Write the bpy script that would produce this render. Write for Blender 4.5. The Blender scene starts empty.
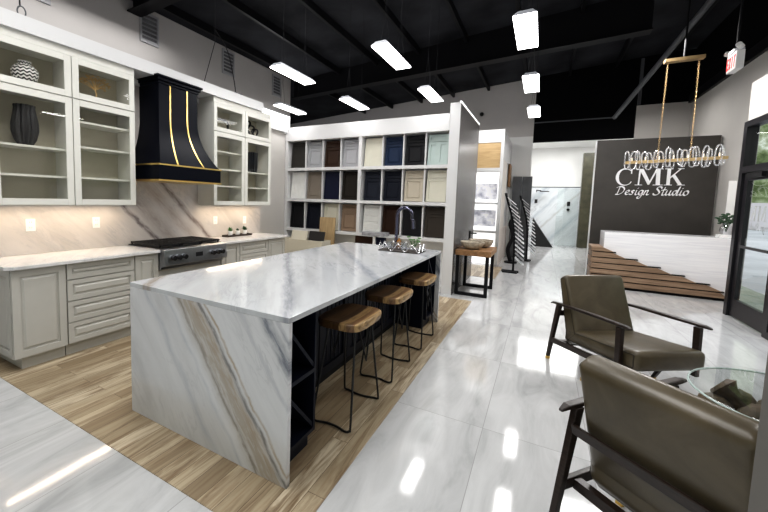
import bpy, bmesh, math, random
from mathutils import Vector, Matrix, Euler
random.seed(7)
C = bpy.context.scene.collection
PI = math.pi

# ------------------------------------------------------------------ materials
def newmat(name):
    m = bpy.data.materials.new(name); m.use_nodes = True
    nt = m.node_tree
    return m, nt, nt.nodes['Principled BSDF']

def S(b, k, v):
    if k in b.inputs: b.inputs[k].default_value = v

def mat(name, col, rough=.5, metal=0., noise=0., nscale=8., coat=0., bump=0., bscale=40., emit=0., spec=None):
    m, nt, b = newmat(name)
    S(b, 'Base Color', (*col, 1)); S(b, 'Roughness', rough); S(b, 'Metallic', metal); S(b, 'Coat Weight', coat)
    if spec is not None: S(b, 'Specular IOR Level', spec)
    tc = nt.nodes.new('ShaderNodeTexCoord')
    if noise > 0:
        n = nt.nodes.new('ShaderNodeTexNoise'); n.inputs['Scale'].default_value = nscale; n.inputs['Detail'].default_value = 4
        r = nt.nodes.new('ShaderNodeValToRGB')
        r.color_ramp.elements[0].position = .3; r.color_ramp.elements[1].position = .7
        r.color_ramp.elements[0].color = (*[c*(1-noise) for c in col], 1)
        r.color_ramp.elements[1].color = (*[min(1, c*(1+noise)) for c in col], 1)
        nt.links.new(tc.outputs['Object'], n.inputs['Vector']); nt.links.new(n.outputs['Fac'], r.inputs['Fac'])
        nt.links.new(r.outputs['Color'], b.inputs['Base Color'])
    if bump > 0:
        n2 = nt.nodes.new('ShaderNodeTexNoise'); n2.inputs['Scale'].default_value = bscale; n2.inputs['Detail'].default_value = 3
        bp = nt.nodes.new('ShaderNodeBump'); bp.inputs['Strength'].default_value = bump; bp.inputs['Distance'].default_value = .01
        nt.links.new(tc.outputs['Object'], n2.inputs['Vector']); nt.links.new(n2.outputs['Fac'], bp.inputs['Height'])
        nt.links.new(bp.outputs['Normal'], b.inputs['Normal'])
    if emit > 0:
        S(b, 'Emission Color', (*col, 1)); S(b, 'Emission Strength', emit)
    return m

class N:
    """tiny node helper"""
    def __init__(s, nt): s.nt = nt
    def __call__(s, t, **kw):
        n = s.nt.nodes.new(t)
        for k, v in kw.items():
            if hasattr(n, k): setattr(n, k, v)
        return n
    def link(s, a, b): s.nt.links.new(a, b)
    def math(s, op, a, b=None, clamp=False):
        n = s.nt.nodes.new('ShaderNodeMath'); n.operation = op; n.use_clamp = clamp
        for i, v in enumerate((a, b)):
            if v is None: continue
            if isinstance(v, (int, float)): n.inputs[i].default_value = v
            else: s.nt.links.new(v, n.inputs[i])
        return n.outputs[0]
    def noise(s, vec, scale, detail=4, rough=.55, dist=0.):
        n = s.nt.nodes.new('ShaderNodeTexNoise'); n.inputs['Scale'].default_value = scale
        n.inputs['Detail'].default_value = detail; n.inputs['Roughness'].default_value = rough; n.inputs['Distortion'].default_value = dist
        if vec is not None: s.nt.links.new(vec, n.inputs['Vector'])
        return n.outputs['Fac']
    def mapping(s, vec, loc=(0,0,0), rot=(0,0,0), scale=(1,1,1)):
        n = s.nt.nodes.new('ShaderNodeMapping'); n.inputs['Location'].default_value = loc
        n.inputs['Rotation'].default_value = rot; n.inputs['Scale'].default_value = scale
        s.nt.links.new(vec, n.inputs['Vector']); return n.outputs['Vector']
    def ramp(s, fac, stops, interp='LINEAR'):
        n = s.nt.nodes.new('ShaderNodeValToRGB'); cr = n.color_ramp; cr.interpolation = interp
        while len(cr.elements) < len(stops): cr.elements.new(.5)
        for e, (p, c) in zip(cr.elements, stops):
            e.position = p; e.color = (*c, 1) if len(c) == 3 else c
        s.nt.links.new(fac, n.inputs['Fac']); return n.outputs['Color']
    def mix(s, fac, a, b, mode='MIX'):
        n = s.nt.nodes.new('ShaderNodeMix'); n.data_type = 'RGBA'; n.blend_type = mode
        for sock, v in ((n.inputs['Factor'], fac), (n.inputs['A'], a), (n.inputs['B'], b)):
            pass
        fi = n.inputs[0]; ai = n.inputs[6]; bi = n.inputs[7]
        for sock, v in ((fi, fac), (ai, a), (bi, b)):
            if isinstance(v, (int, float)): sock.default_value = v
            elif isinstance(v, tuple): sock.default_value = (*v, 1)
            else: s.nt.links.new(v, sock)
        return n.outputs[2]

def marble(name, ax, rot=0., base=(.78,.79,.80), bands=(), rough=.12, wobble=.10, vein=1.0, scale=1.):
    """ax: (a,b) unit 3-vectors; t = p.a (across the veins), s = p.b (along them). bands: (t, width, colour, strength)"""
    m, nt, b = newmat(name); n = N(nt)
    tc = n('ShaderNodeTexCoord'); P = tc.outputs['Object']
    def dot(v):
        d = n('ShaderNodeVectorMath'); d.operation = 'DOT_PRODUCT'; n.link(P, d.inputs[0]); d.inputs[1].default_value = v
        return d.outputs['Value']
    t, s = dot(ax[0]), dot(ax[1])
    cmb = n('ShaderNodeCombineXYZ'); n.link(t, cmb.inputs[0]); n.link(s, cmb.inputs[1])
    st = n.mapping(cmb.outputs[0], scale=(3.2*scale, .55*scale, 1))
    st2 = n.mapping(cmb.outputs[0], loc=(3.1, 1.7, 0), scale=(7*scale, 1.3*scale, 1))
    f1 = n.noise(st, 1.5, 6, .6, .6)
    f2 = n.noise(st2, 2.0, 6, .62, .8)
    col = n.ramp(f1, ((.28, tuple(c*.76 for c in base)), (.45, tuple(c*.93 for c in base)), (.62, base), (.9, tuple(min(1, c*1.08) for c in base))))
    # fine veins: |noise-.5| ridge
    rd = n.math('ABSOLUTE', n.math('SUBTRACT', f2, .5))
    veinf = n.math('MULTIPLY', n.math('SUBTRACT', 1.0, n.math('MULTIPLY', rd, 24), True), n.math('MULTIPLY', n.math('SUBTRACT', n.noise(cmb.outputs[0], 1.7*scale, 2), .45, True), 2.6*vein), True)
    col = n.mix(veinf, col, (.33, .34, .37))
    wob = n.math('MULTIPLY', n.math('SUBTRACT', n.noise(n.mapping(cmb.outputs[0], scale=(.6, 1.6, 1)), 2.2, 5), .5), wobble)
    tw = n.math('ADD', t, wob)
    grain = n.noise(st2, 5, 5, .7, .4)
    for (tc0, w, colr, stg) in bands:
        d = n.math('DIVIDE', n.math('ABSOLUTE', n.math('SUBTRACT', tw, tc0)), w)
        fac = n.math('SUBTRACT', 1.0, d, True)
        fac = n.math('MULTIPLY', fac, n.math('MULTIPLY', n.math('POWER', grain, 2.0), 4.2*stg), True)
        col = n.mix(fac, col, colr)
    n.link(col, b.inputs['Base Color']); S(b, 'Roughness', rough); S(b, 'Coat Weight', .2); S(b, 'Coat Roughness', .05)
    return m

def glassmat(name, tint=(1,1,1), refl=.12, rough=0., frost=0.):
    m, nt, b = newmat(name); n = N(nt)
    nt.nodes.remove(b); out = nt.nodes['Material Output']
    tr = n('ShaderNodeBsdfTransparent'); tr.inputs['Color'].default_value = (*tint, 1)
    gl = n('ShaderNodeBsdfGlossy'); gl.inputs['Roughness'].default_value = rough
    ge = n('ShaderNodeNewGeometry'); dt_ = n('ShaderNodeVectorMath'); dt_.operation = 'DOT_PRODUCT'
    n.link(ge.outputs['Incoming'], dt_.inputs[0]); n.link(ge.outputs['Normal'], dt_.inputs[1])
    c_ = n.math('SUBTRACT', 1.0, n.math('ABSOLUTE', dt_.outputs['Value']))
    fac = n.math('ADD', n.math('MULTIPLY', n.math('POWER', c_, 5.0), 1-refl), refl, True)
    fac = n.math('MULTIPLY', fac, n.math('SUBTRACT', 1.0, ge.outputs['Backfacing']))
    mx = n('ShaderNodeMixShader'); n.link(fac, mx.inputs[0]); n.link(tr.outputs[0], mx.inputs[1]); n.link(gl.outputs[0], mx.inputs[2])
    if frost > 0:
        df = n('ShaderNodeBsdfTranslucent'); df.inputs['Color'].default_value = (.95, .95, .97, 1); d2 = n('ShaderNodeBsdfDiffuse'); d2.inputs['Color'].default_value = (.95, .95, .97, 1)
        ad = n('ShaderNodeAddShader'); n.link(df.outputs[0], ad.inputs[0]); n.link(d2.outputs[0], ad.inputs[1])
        m2 = n('ShaderNodeMixShader'); m2.inputs[0].default_value = frost; n.link(mx.outputs[0], m2.inputs[1]); n.link(ad.outputs[0], m2.inputs[2])
        n.link(m2.outputs[0], out.inputs['Surface']); return m
    n.link(mx.outputs[0], out.inputs['Surface'])
    return m

def woodmat(name, c1, c2, rough=.45, axis=(1,12,12), scale=3., bump=.1, board=None):
    m, nt, b = newmat(name); n = N(nt); tc = n('ShaderNodeTexCoord')
    v = n.mapping(tc.outputs['Object'], scale=axis)
    f = n.noise(v, scale, 5, .6, .8)
    col = n.ramp(f, ((.3, c1), (.7, c2)))
    if board:   # glued staves of differing tone across one axis
        sep = n('ShaderNodeSeparateXYZ'); n.link(tc.outputs['Object'], sep.inputs[0])
        k = n.math('FLOOR', n.math('MULTIPLY', sep.outputs[board[0]], board[1]))
        wn = n('ShaderNodeTexWhiteNoise'); wn.noise_dimensions = '1D'; n.link(k, wn.inputs['W'])
        col = n.mix(n.math('MULTIPLY', wn.outputs['Value'], board[2]), col, board[3])
    n.link(col, b.inputs['Base Color']); S(b, 'Roughness', rough)
    bp = n('ShaderNodeBump'); bp.inputs['Strength'].default_value = bump; bp.inputs['Distance'].default_value = .005
    n.link(f, bp.inputs['Height']); n.link(bp.outputs['Normal'], b.inputs['Normal'])
    return m

def floor_tile_mat():
    m, nt, b = newmat('polished_porcelain_tile'); n = N(nt); tc = n('ShaderNodeTexCoord'); P = tc.outputs['Object']
    br = n('ShaderNodeTexBrick'); br.offset = 0.; br.squash = 1.
    n.link(n.mapping(P, loc=(.257+.604*20, -2.57+1.21*20, 0)), br.inputs['Vector'])
    br.inputs['Scale'].default_value = 1; br.inputs['Brick Width'].default_value = .604; br.inputs['Row Height'].default_value = 1.21
    br.inputs['Mortar Size'].default_value = .0022; br.inputs['Mortar Smooth'].default_value = .2
    br.inputs['Color1'].default_value = (0, 0, 0, 1); br.inputs['Color2'].default_value = (1, 1, 1, 1); br.inputs['Bias'].default_value = 0
    off = n('ShaderNodeVectorMath'); off.operation = 'MULTIPLY_ADD'
    n.link(br.outputs['Color'], off.inputs[0]); off.inputs[1].default_value = (7, 5, 3); n.link(P, off.inputs[2])
    v = n.mapping(off.outputs[0], rot=(0, 0, .62), scale=(2.6, .6, 1))
    f = n.noise(v, 2.0, 6, .62, 1.2)
    col = n.ramp(f, ((.25, (.40, .405, .41)), (.45, (.52, .525, .53)), (.6, (.58, .585, .59)), (.8, (.64, .645, .65))))
    col = n.mix(br.outputs['Fac'], col, (.36, .36, .36))
    n.link(col, b.inputs['Base Color']); S(b, 'Roughness', .07); S(b, 'Specular IOR Level', .7)
    bp = n('ShaderNodeBump'); bp.inputs['Strength'].default_value = .012; bp.inputs['Distance'].default_value = .05
    n.link(n.noise(P, 2.5, 2), bp.inputs['Height']); n.link(bp.outputs['Normal'], b.inputs['Normal'])
    return m

def floor_wood_mat():
    m, nt, b = newmat('oak_plank_floor'); n = N(nt); tc = n('ShaderNodeTexCoord'); P = tc.outputs['Object']
    br = n('ShaderNodeTexBrick'); br.offset = .37; br.squash = 1.
    n.link(n.mapping(P, rot=(0, 0, PI/2), loc=(30.3, 30.11, 0)), br.inputs['Vector'])
    br.inputs['Scale'].default_value = 1; br.inputs['Brick Width'].default_value = 1.2; br.inputs['Row Height'].default_value = .11
    br.inputs['Mortar Size'].default_value = .0015; br.inputs['Color1'].default_value = (0, 0, 0, 1); br.inputs['Color2'].default_value = (1, 1, 1, 1)
    br.inputs['Bias'].default_value = 0
    off = n('ShaderNodeVectorMath'); off.operation = 'MULTIPLY_ADD'
    n.link(br.outputs['Color'], off.inputs[0]); off.inputs[1].default_value = (3, 9, 3); n.link(P, off.inputs[2])
    f = n.noise(n.mapping(off.outputs[0], scale=(9, .8, 1)), 1.6, 7, .65, 1.5)
    f2 = n.noise(n.mapping(off.outputs[0], scale=(26, 1.4, 1)), 2.0, 5, .6, .5)
    tone = n.ramp(br.outputs['Color'], ((0, (.27, .21, .135)), (.35, (.38, .31, .21)), (.7, (.49, .41, .29)), (1, (.60, .52, .39))))
    col = n.mix(n.math('MULTIPLY', n.math('SUBTRACT', f, .44, True), 5.0, True), tone, (.21, .15, .09))
    col = n.mix(n.math('MULTIPLY', n.math('SUBTRACT', f2, .5, True), 2.6, True), col, (.27, .18, .10))
    col = n.mix(br.outputs['Fac'], col, (.12, .08, .05))
    n.link(col, b.inputs['Base Color']); S(b, 'Roughness', .38)
    return m

def mosaic_mat(name):
    m, nt, b = newmat(name); n = N(nt); tc = n('ShaderNodeTexCoord')
    vo = n('ShaderNodeTexVoronoi'); vo.inputs['Scale'].default_value = 14; n.link(tc.outputs['Object'], vo.inputs['Vector'])
    f = n.noise(tc.outputs['Object'], 5, 5)
    col = n.mix(n.math('MULTIPLY', n.math('SUBTRACT', f, .42, True), 3, True), (.74, .74, .77), (.16, .17, .24))
    n.link(col, b.inputs['Base Color']); S(b, 'Roughness', .2)
    n.link(col, b.inputs['Emission Color']); S(b, 'Emission Strength', .45)
    return m

def chevron_mat():
    m, nt, b = newmat('black_white_chevron'); n = N(nt); tc = n('ShaderNodeTexCoord')
    sep = n('ShaderNodeSeparateXYZ'); n.link(tc.outputs['Object'], sep.inputs[0])
    ang = n.math('ARCTAN2', sep.outputs[1], sep.outputs[0])
    zz = n.math('MULTIPLY', n.math('PINGPONG', n.math('MULTIPLY', ang, 4.5), 1.0), .016)
    f = n.math('FRACT', n.math('MULTIPLY', n.math('ADD', sep.outputs[2], zz), 34))
    st = n.math('GREATER_THAN', f, .52)
    n.link(n.mix(st, (.02, .02, .022), (.82, .82, .80)), b.inputs['Base Color']); S(b, 'Roughness', .4)
    return m

def travertine_mat():
    m, nt, b = newmat('white_veined_slab'); n = N(nt); tc = n('ShaderNodeTexCoord')
    f = n.noise(n.mapping(tc.outputs['Object'], scale=(.6, 1, 14)), 2.2, 5, .6, .4)
    n.link(n.ramp(f, ((.3, (.78, .78, .82)), (.6, (.90, .90, .92)))), b.inputs['Base Color']); S(b, 'Roughness', .12)
    return m

def leather_mat():
    m, nt, b = newmat('olive_brown_leather'); n = N(nt); tc = n('ShaderNodeTexCoord'); P = tc.outputs['Object']
    f = n.noise(P, 4, 6, .6, .6)
    n.link(n.ramp(f, ((.25, (.052, .041, .024)), (.5, (.085, .068, .041)), (.8, (.13, .105, .066)))), b.inputs['Base Color'])
    S(b, 'Roughness', .31); S(b, 'Specular IOR Level', .6)
    bp = n('ShaderNodeBump'); bp.inputs['Strength'].default_value = .18; bp.inputs['Distance'].default_value = .01
    n.link(n.math('ADD', n.noise(P, 7, 3), n.math('MULTIPLY', n.noise(P, 160, 2), .12)), bp.inputs['Height']); n.link(bp.outputs['Normal'], b.inputs['Normal'])
    return m

def stool_mat():
    m, nt, b = newmat('acacia_stave_seat'); n = N(nt); tc = n('ShaderNodeTexCoord'); P = tc.outputs['Object']
    sep = n('ShaderNodeSeparateXYZ'); n.link(P, sep.inputs[0])
    tone = n.ramp(n.math('MULTIPLY_ADD', sep.outputs[0], 2.6) if False else n.math('ADD', n.math('MULTIPLY', sep.outputs[0], 2.6), .5),
                  ((0, (.075, .040, .018)), (.25, (.13, .073, .032)), (.46, (.08, .042, .018)), (.58, (.40, .26, .12)), (.72, (.20, .11, .05)), (.84, (.46, .31, .145))), 'CONSTANT')
    f = n.noise(n.mapping(P, scale=(16, 1.6, 5)), 2.2, 6, .65, 1.2)
    col = n.mix(n.math('MULTIPLY', n.math('SUBTRACT', f, .42, True), 3.2, True), tone, (.055, .026, .010))
    n.link(col, b.inputs['Base Color']); S(b, 'Roughness', .4)
    return m

M = {}
M['tile'] = floor_tile_mat(); M['plank'] = floor_wood_mat()
M['wall_grey'] = mat('grey_wall_paint', (.54, .52, .51), .85, noise=.03, nscale=2)
M['wall_light'] = mat('light_wall_paint', (.56, .54, .515), .8, noise=.02, nscale=2)
M['wall_white'] = mat('white_wall_paint', (.82, .82, .81), .7, noise=.02, nscale=2)
M['white_gloss'] = mat('white_lacquer', (.66, .66, .665), .35)
M['ceil'] = mat('black_ceiling_insulation', (.032, .033, .038), .8, spec=.1, noise=.45, nscale=1.2, bump=.4, bscale=6)
M['black_paint'] = mat('flat_black_paint', (.004, .004, .005), .8, spec=.1)
M['steel_black'] = mat('black_painted_steel', (.010, .010, .012), .5, spec=.2)
M['steel_grey'] = mat('grey_pipe', (.10, .105, .115), .5)
M['cab'] = mat('warm_grey_cabinet_paint', (.50, .49, .455), .4, noise=.02)
M['cab_white'] = mat('soft_white_cabinet_paint', (.68, .675, .63), .38, noise=.02)
M['cab_in'] = mat('cabinet_interior', (.52, .49, .40), .5)
M['navy'] = mat('dark_navy_cabinet_paint', (.007, .009, .018), .4, spec=.14)
M['darkgap'] = mat('dark_recess', (.004, .004, .005), .8)
M['hood'] = mat('black_satin_hood', (.004, .005, .010), .35, spec=.10)
M['gold'] = mat('brushed_gold', (.78, .56, .20), .28, 1.)
M['gold_soft'] = mat('antique_gold', (.66, .48, .26), .38, 1., noise=.1)
M['steel'] = mat('stainless_steel', (.42, .43, .46), .3, 1., noise=.06, nscale=20)
M['iron'] = mat('cast_iron', (.012, .012, .013), .55)
M['knob'] = mat('black_knob', (.02, .02, .022), .3)
M['chrome'] = mat('dark_chrome', (.13, .13, .18), .15, 1.)
M['silver'] = mat('silver_wire', (.80, .80, .82), .22, 1.)
M['black_wire'] = mat('black_iron_wire', (.010, .010, .011), .45)
M['glass'] = glassmat('cabinet_glass', (.97, .97, .96), .045)
M['doorglass'] = glassmat('door_glass', (.97, .98, .98), .04)
M['tableglass'] = glassmat('table_glass', (.95, .97, .965), .09)
M['crystal'] = glassmat('crystal_glass', (.93, .94, .96), .25, .08)
M['lustre'] = glassmat('lustre_crystal', (.94, .95, .97), .25, .08, .13)
M['plastic_white'] = mat('white_plastic', (.85, .85, .84), .35)
M['diffuser'] = mat('lamp_diffuser', (1., .985, .97), .5, emit=9.)
M['housing'] = mat('lamp_housing', (.55, .57, .62), .4)
M['cable'] = mat('cable_grey', (.035, .035, .038), .6, spec=.1)
M['pavement'] = mat('pale_pavement', (.62, .62, .62), .8, noise=.15, nscale=.8)
M['wall_glow'] = mat('glowing_wall_patch', (1, 1, 1), .5, emit=6.)  # strong light on the wall, put in as emission
M['vent'] = mat('vent_grey', (.42, .42, .44), .5)
M['vent_dark'] = mat('vent_shadow', (.13, .13, .14), .7)
M['leather'] = leather_mat()
M['seam'] = mat('dark_seam', (.035, .03, .022), .5)
M['walnut'] = woodmat('dark_walnut', (.012, .008, .006), (.035, .022, .017), .35, (3, 3, 18), 4)
M['stoolwood'] = stool_mat()
M['deskwood'] = woodmat('desk_slat_wood', (.17, .105, .065), (.36, .25, .17), .5, (.8, 8, 14), 2.2)
M['tablewood'] = woodmat('rustic_table_wood', (.16, .08, .035), (.34, .19, .085), .5, (6, 1, 6), 2.5)
M['oakpanel'] = woodmat('oak_panel', (.42, .28, .13), (.60, .43, .23), .5, (1, 1, 9), 2)
M['paleoak'] = woodmat('pale_oak_sample', (.33, .23, .12), (.50, .37, .21), .5, (10, 4, 1), 2)
M['brass'] = mat('brass_tip', (.75, .5, .14), .25, 1.)
M['rock'] = mat('driftwood_root', (.10, .07, .042), .6, noise=.6, nscale=14, bump=.8, bscale=18)
M['travertine'] = travertine_mat()
M['accent'] = mat('charcoal_wood_panel', (.048, .043, .038), .55, noise=.15, nscale=3)
M['letter'] = mat('white_lettering', (.88, .88, .89), .35)
M['darkgrey_slab'] = mat('dark_grey_stone', (.075, .078, .085), .3, noise=.3, nscale=3)
M['olive_stone'] = mat('olive_stone', (.05, .048, .030), .3, noise=.4, nscale=5)
M['mosaic'] = mosaic_mat('lit_mosaic_tile')
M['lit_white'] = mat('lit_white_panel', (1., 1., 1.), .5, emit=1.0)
M['stone_bowl'] = mat('speckled_stone', (.42, .37, .30), .5, noise=.35, nscale=22)
M['cream'] = mat('cream_paint', (.60, .57, .48), .4)
M['chevron'] = chevron_mat()
M['black_ceramic'] = mat('black_ceramic', (.012, .012, .014), .45)
M['leaf'] = mat('green_leaf', (.07, .19, .05), .5, noise=.4, nscale=30)
M['leaf_dark'] = mat('dark_green_leaf', (.035, .085, .04), .5, noise=.4, nscale=30)
M['red'] = mat('red_letters', (.85, .03, .03), .4, emit=1.2)
M['darkbox'] = mat('dark_brown_tray', (.03, .022, .018), .5)
M['card_black'] = mat('black_card', (.015, .015, .017), .5)
M['stone_grey'] = mat('grey_stone_sample', (.30, .30, .32), .3, noise=.3, nscale=16)
M['side_grey'] = mat('grey_laminate', (.105, .098, .096), .25, noise=.12, nscale=3)
M['doorframe'] = mat('dark_bronze_aluminium', (.014, .013, .016), .38)
M['column_grey'] = mat('grey_column_paint', (.13, .125, .115), .6)
M['baseboard'] = mat('white_baseboard', (.75, .75, .74), .5)
M['black_plastic'] = mat('black_plastic', (.01, .01, .011), .35)
# island marble: brown-grey band running down the waterfall, blue-grey vein to its right
nrm = math.sqrt(1+.74**2)
axF = ((1/nrm, 0, .74/nrm), (.74/nrm, 0, -1/nrm))          # t = ((x)+.74 z)/nrm
def tf(x, z): return ((x+1.73) + .74*(z-.004))/nrm
M['marble_front'] = marble('marble_waterfall', axF, base=(.66, .665, .68), vein=.45, bands=(
    (tf(-1.85, .915), .13, (.43, .39, .34), 1.0), (tf(-1.80, .915), .05, (.40, .34, .27), .7), (tf(-1.74, .915), .020, (.24, .235, .23), 1.0), (tf(-1.69, .915), .014, (.40, .34, .26), .8), (tf(-1.93, .915), .02, (.30, .28, .25), .8),
    (tf(-1.24, .915), .055, (.20, .215, .25), .8), (tf(-1.15, .915), .02, (.28, .29, .33), .7), (tf(-1.42, .915), .02, (.48, .49, .53), .6), (tf(-2.25, .915), .04, (.48, .50, .54), .6), (tf(-2.05, .915), .02, (.50, .52, .56), .5)), wobble=.10)
M['marble_top'] = marble('marble_top', ((.80, .60, 0), (-.60, .80, 0)), base=(.56, .575, .595), vein=1.3, bands=(
    (-.42, .05, (.30, .31, .34), .9), (.25, .06, (.36, .38, .42), .9), (-1.35, .05, (.34, .30, .26), .9), (1.1, .08, (.34, .36, .40), .9)))
M['marble_counter'] = marble('marble_counter', ((.6, .8, 0), (-.8, .6, 0)), base=(.72, .715, .71), vein=.6)
axB = ((0, .70, .71), (0, .71, -.70))
def tb(y, z): return .70*y + .71*z
M['marble_splash'] = marble('marble_backsplash', axB, base=(.62, .585, .565), vein=.9, bands=(
    (tb(2.45, 1.45), .04, (.20, .17, .17), 1.), (tb(2.62, 1.50), .10, (.42, .37, .35), .7), (tb(3.35, 1.35), .05, (.25, .21, .20), .9), (tb(3.15, 1.3), .09, (.45, .39, .36), .7)))
M['marble_wall'] = marble('marble_shower_wall', ((.75, 0, -.66), (.66, 0, .75)), base=(.74, .77, .80), vein=1.2, scale=.5, bands=(
    (-.9, .10, (.50, .55, .60), .7), (-.45, .06, (.50, .50, .49), .6), (.1, .12, (.48, .53, .58), .7), (-1.4, .14, (.45, .5, .55), .8)))

# ------------------------------------------------------------------ mesh helpers
WM = {}
def wm(o):
    return WM[o.name] if o is not None else Matrix()

class MB:
    def __init__(s, xf=None): s.bm = bmesh.new(); s.xf = xf
    def v(s, p):
        p = Vector(p)
        return s.bm.verts.new(s.xf(p) if s.xf else p)
    def face(s, vs):
        try: return s.bm.faces.new(vs)
        except ValueError: return None
    def box(s, x0, x1, y0, y1, z0, z1, r=0., seg=2):
        vs = [s.v((x, y, z)) for x in (x0, x1) for y in (y0, y1) for z in (z0, z1)]
        fs = [s.face([vs[i] for i in q]) for q in ((0,1,3,2),(4,6,7,5),(0,4,5,1),(2,3,7,6),(0,2,6,4),(1,5,7,3))]
        if r > 0:
            es = set(e for f in fs for e in f.edges)
            bmesh.ops.bevel(s.bm, geom=list(es), offset=r, segments=seg, profile=.5, affect='EDGES')
        return s
    def hexa(s, P, r=0., seg=3):
        """8 corners: bottom ring 4 then top ring 4"""
        vs = [s.v(p) for p in P]
        fs = [s.face([vs[i] for i in q]) for q in ((3,2,1,0),(4,5,6,7),(0,1,5,4),(1,2,6,5),(2,3,7,6),(3,0,4,7))]
        if r > 0:
            es = set(e for f in fs for e in f.edges)
            bmesh.ops.bevel(s.bm, geom=list(es), offset=r, segments=seg, profile=.5, affect='EDGES')
        return s
    def prism(s, poly, axis, a, b):
        """poly of 2D points extruded along axis ('x': (y,z), 'y': (x,z), 'z': (x,y)) from a to b"""
        def P(p, w):
            return {'x': (w, p[0], p[1]), 'y': (p[0], w, p[1]), 'z': (p[0], p[1], w)}[axis]
        A = [s.v(P(p, a)) for p in poly]; B = [s.v(P(p, b)) for p in poly]
        s.face(A[::-1]); s.face(B)
        n = len(poly)
        for i in range(n): s.face([A[i], A[(i+1) % n], B[(i+1) % n], B[i]])
        return s
    def tube(s, pts, r, n=8, closed=False, cap=True):
        pts = [Vector(p) for p in pts]; rings = []; L = len(pts)
        rr = r if isinstance(r, (list, tuple)) else [r]*L
        prev = None
        for i, p in enumerate(pts):
            if closed: d = pts[(i+1) % L] - pts[i-1]
            else: d = pts[min(i+1, L-1)] - pts[max(i-1, 0)]
            d.normalize()
            if prev is None:
                up = Vector((0, 0, 1)) if abs(d.z) < .9 else Vector((1, 0, 0))
                a = d.cross(up).normalized()
            else:
                a = (prev - d*prev.dot(d)).normalized()
            prev = a; b = d.cross(a)
            rings.append([s.v(p + rr[i]*(math.cos(2*PI*k/n)*a + math.sin(2*PI*k/n)*b)) for k in range(n)])
        m = L if closed else L-1
        for i in range(m):
            A, B = rings[i], rings[(i+1) % L]
            for k in range(n): s.face([A[k], A[(k+1) % n], B[(k+1) % n], B[k]])
        if cap and not closed: s.face(rings[0][::-1]); s.face(rings[-1])
        return s
    def cyl(s, a, b, r, n=16, r2=None):
        return s.tube([a, b], [r, r if r2 is None else r2], n)
    def lathe(s, prof, c=(0, 0, 0), n=32, mod=None):
        c = Vector(c); rings = []
        for (r, z) in prof:
            rings.append([s.v(c + Vector((r*(mod(k*2*PI/n) if mod else 1)*math.cos(2*PI*k/n), r*(mod(k*2*PI/n) if mod else 1)*math.sin(2*PI*k/n), z))) for k in range(n)])
        for A, B in zip(rings, rings[1:]):
            for k in range(n): s.face([A[k], A[(k+1) % n], B[(k+1) % n], B[k]])
        s.face(rings[0][::-1]); s.face(rings[-1])
        return s
    def ball(s, c, r, sub=2, sq=(1,1,1)):
        t = bmesh.ops.create_icosphere(s.bm, subdivisions=sub, radius=r)
        for v in t['verts']:
            p = Vector((v.co.x*sq[0], v.co.y*sq[1], v.co.z*sq[2])) + Vector(c)
            v.co = s.xf(p) if s.xf else p
        return s
    def build(s, name, m, parent=None, smooth=False, local=False, bevel=0., kind=None, label=None):
        bmesh.ops.recalc_face_normals(s.bm, faces=s.bm.faces)
        if parent is not None and not local:
            s.bm.transform(wm(parent).inverted())
        me = bpy.data.meshes.new(name); s.bm.to_mesh(me); s.bm.free()
        o = bpy.data.objects.new(name, me); C.objects.link(o)
        if isinstance(m, str): m = M[m]
        me.materials.append(m)
        if smooth:
            for p in me.polygons: p.use_smooth = True
            try:
                me.set_sharp_from_angle(angle=math.radians(38))
            except Exception: pass
        if bevel > 0:
            bv = o.modifiers.new('bevel', 'BEVEL'); bv.width = bevel; bv.segments = 2; bv.limit_method = 'ANGLE'
        if parent is not None: o.parent = parent
        WM[o.name] = wm(parent).copy() if parent is not None else Matrix()
        if kind: o['kind'] = kind
        if label: o['label'] = label
        return o

def struct(name, mb, m, **kw):
    return mb.build(name, m, kind='structure', **kw)
def sbox(name, m, *b): return struct(name, MB().box(*b), m)

def thing(name, label, cat, loc=(0, 0, 0), rz=0., group=None):
    o = bpy.data.objects.new(name, None); C.objects.link(o); o.empty_display_size = .1
    o.location = loc; o.rotation_euler = (0, 0, rz)
    WM[o.name] = Matrix.Translation(Vector(loc)) @ Matrix.Rotation(rz, 4, 'Z')
    o['label'] = label; o['category'] = cat
    if group: o['group'] = group
    return o
def tag(o, label, cat, group=None):
    o['label'] = label; o['category'] = cat
    if group: o['group'] = group
    return o
def solo(name, mb, m, label, cat, loc, group=None, smooth=False, bevel=0.):
    """a thing that is one mesh, origin at loc"""
    mb.bm.transform(Matrix.Translation(-Vector(loc)))
    o = mb.build(name, m, smooth=smooth, bevel=bevel); o.location = loc; WM[o.name] = Matrix.Translation(Vector(loc))
    return tag(o, label, cat, group)
def kids(o): return [c for c in bpy.data.objects if c.parent == o]
def dup(root, loc, rz=0., label=None, group=None):
    r = root.copy(); C.objects.link(r); r.location = loc; r.rotation_euler = (0, 0, rz)
    if label: r['label'] = label
    if group: r['group'] = group
    for ch in kids(root):
        c = ch.copy(); C.objects.link(c); c.parent = r
        for g in kids(ch):
            d = g.copy(); C.objects.link(d); d.parent = c
    WM[r.name] = Matrix.Translation(Vector(loc)) @ Matrix.Rotation(rz, 4, 'Z')
    return r

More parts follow.
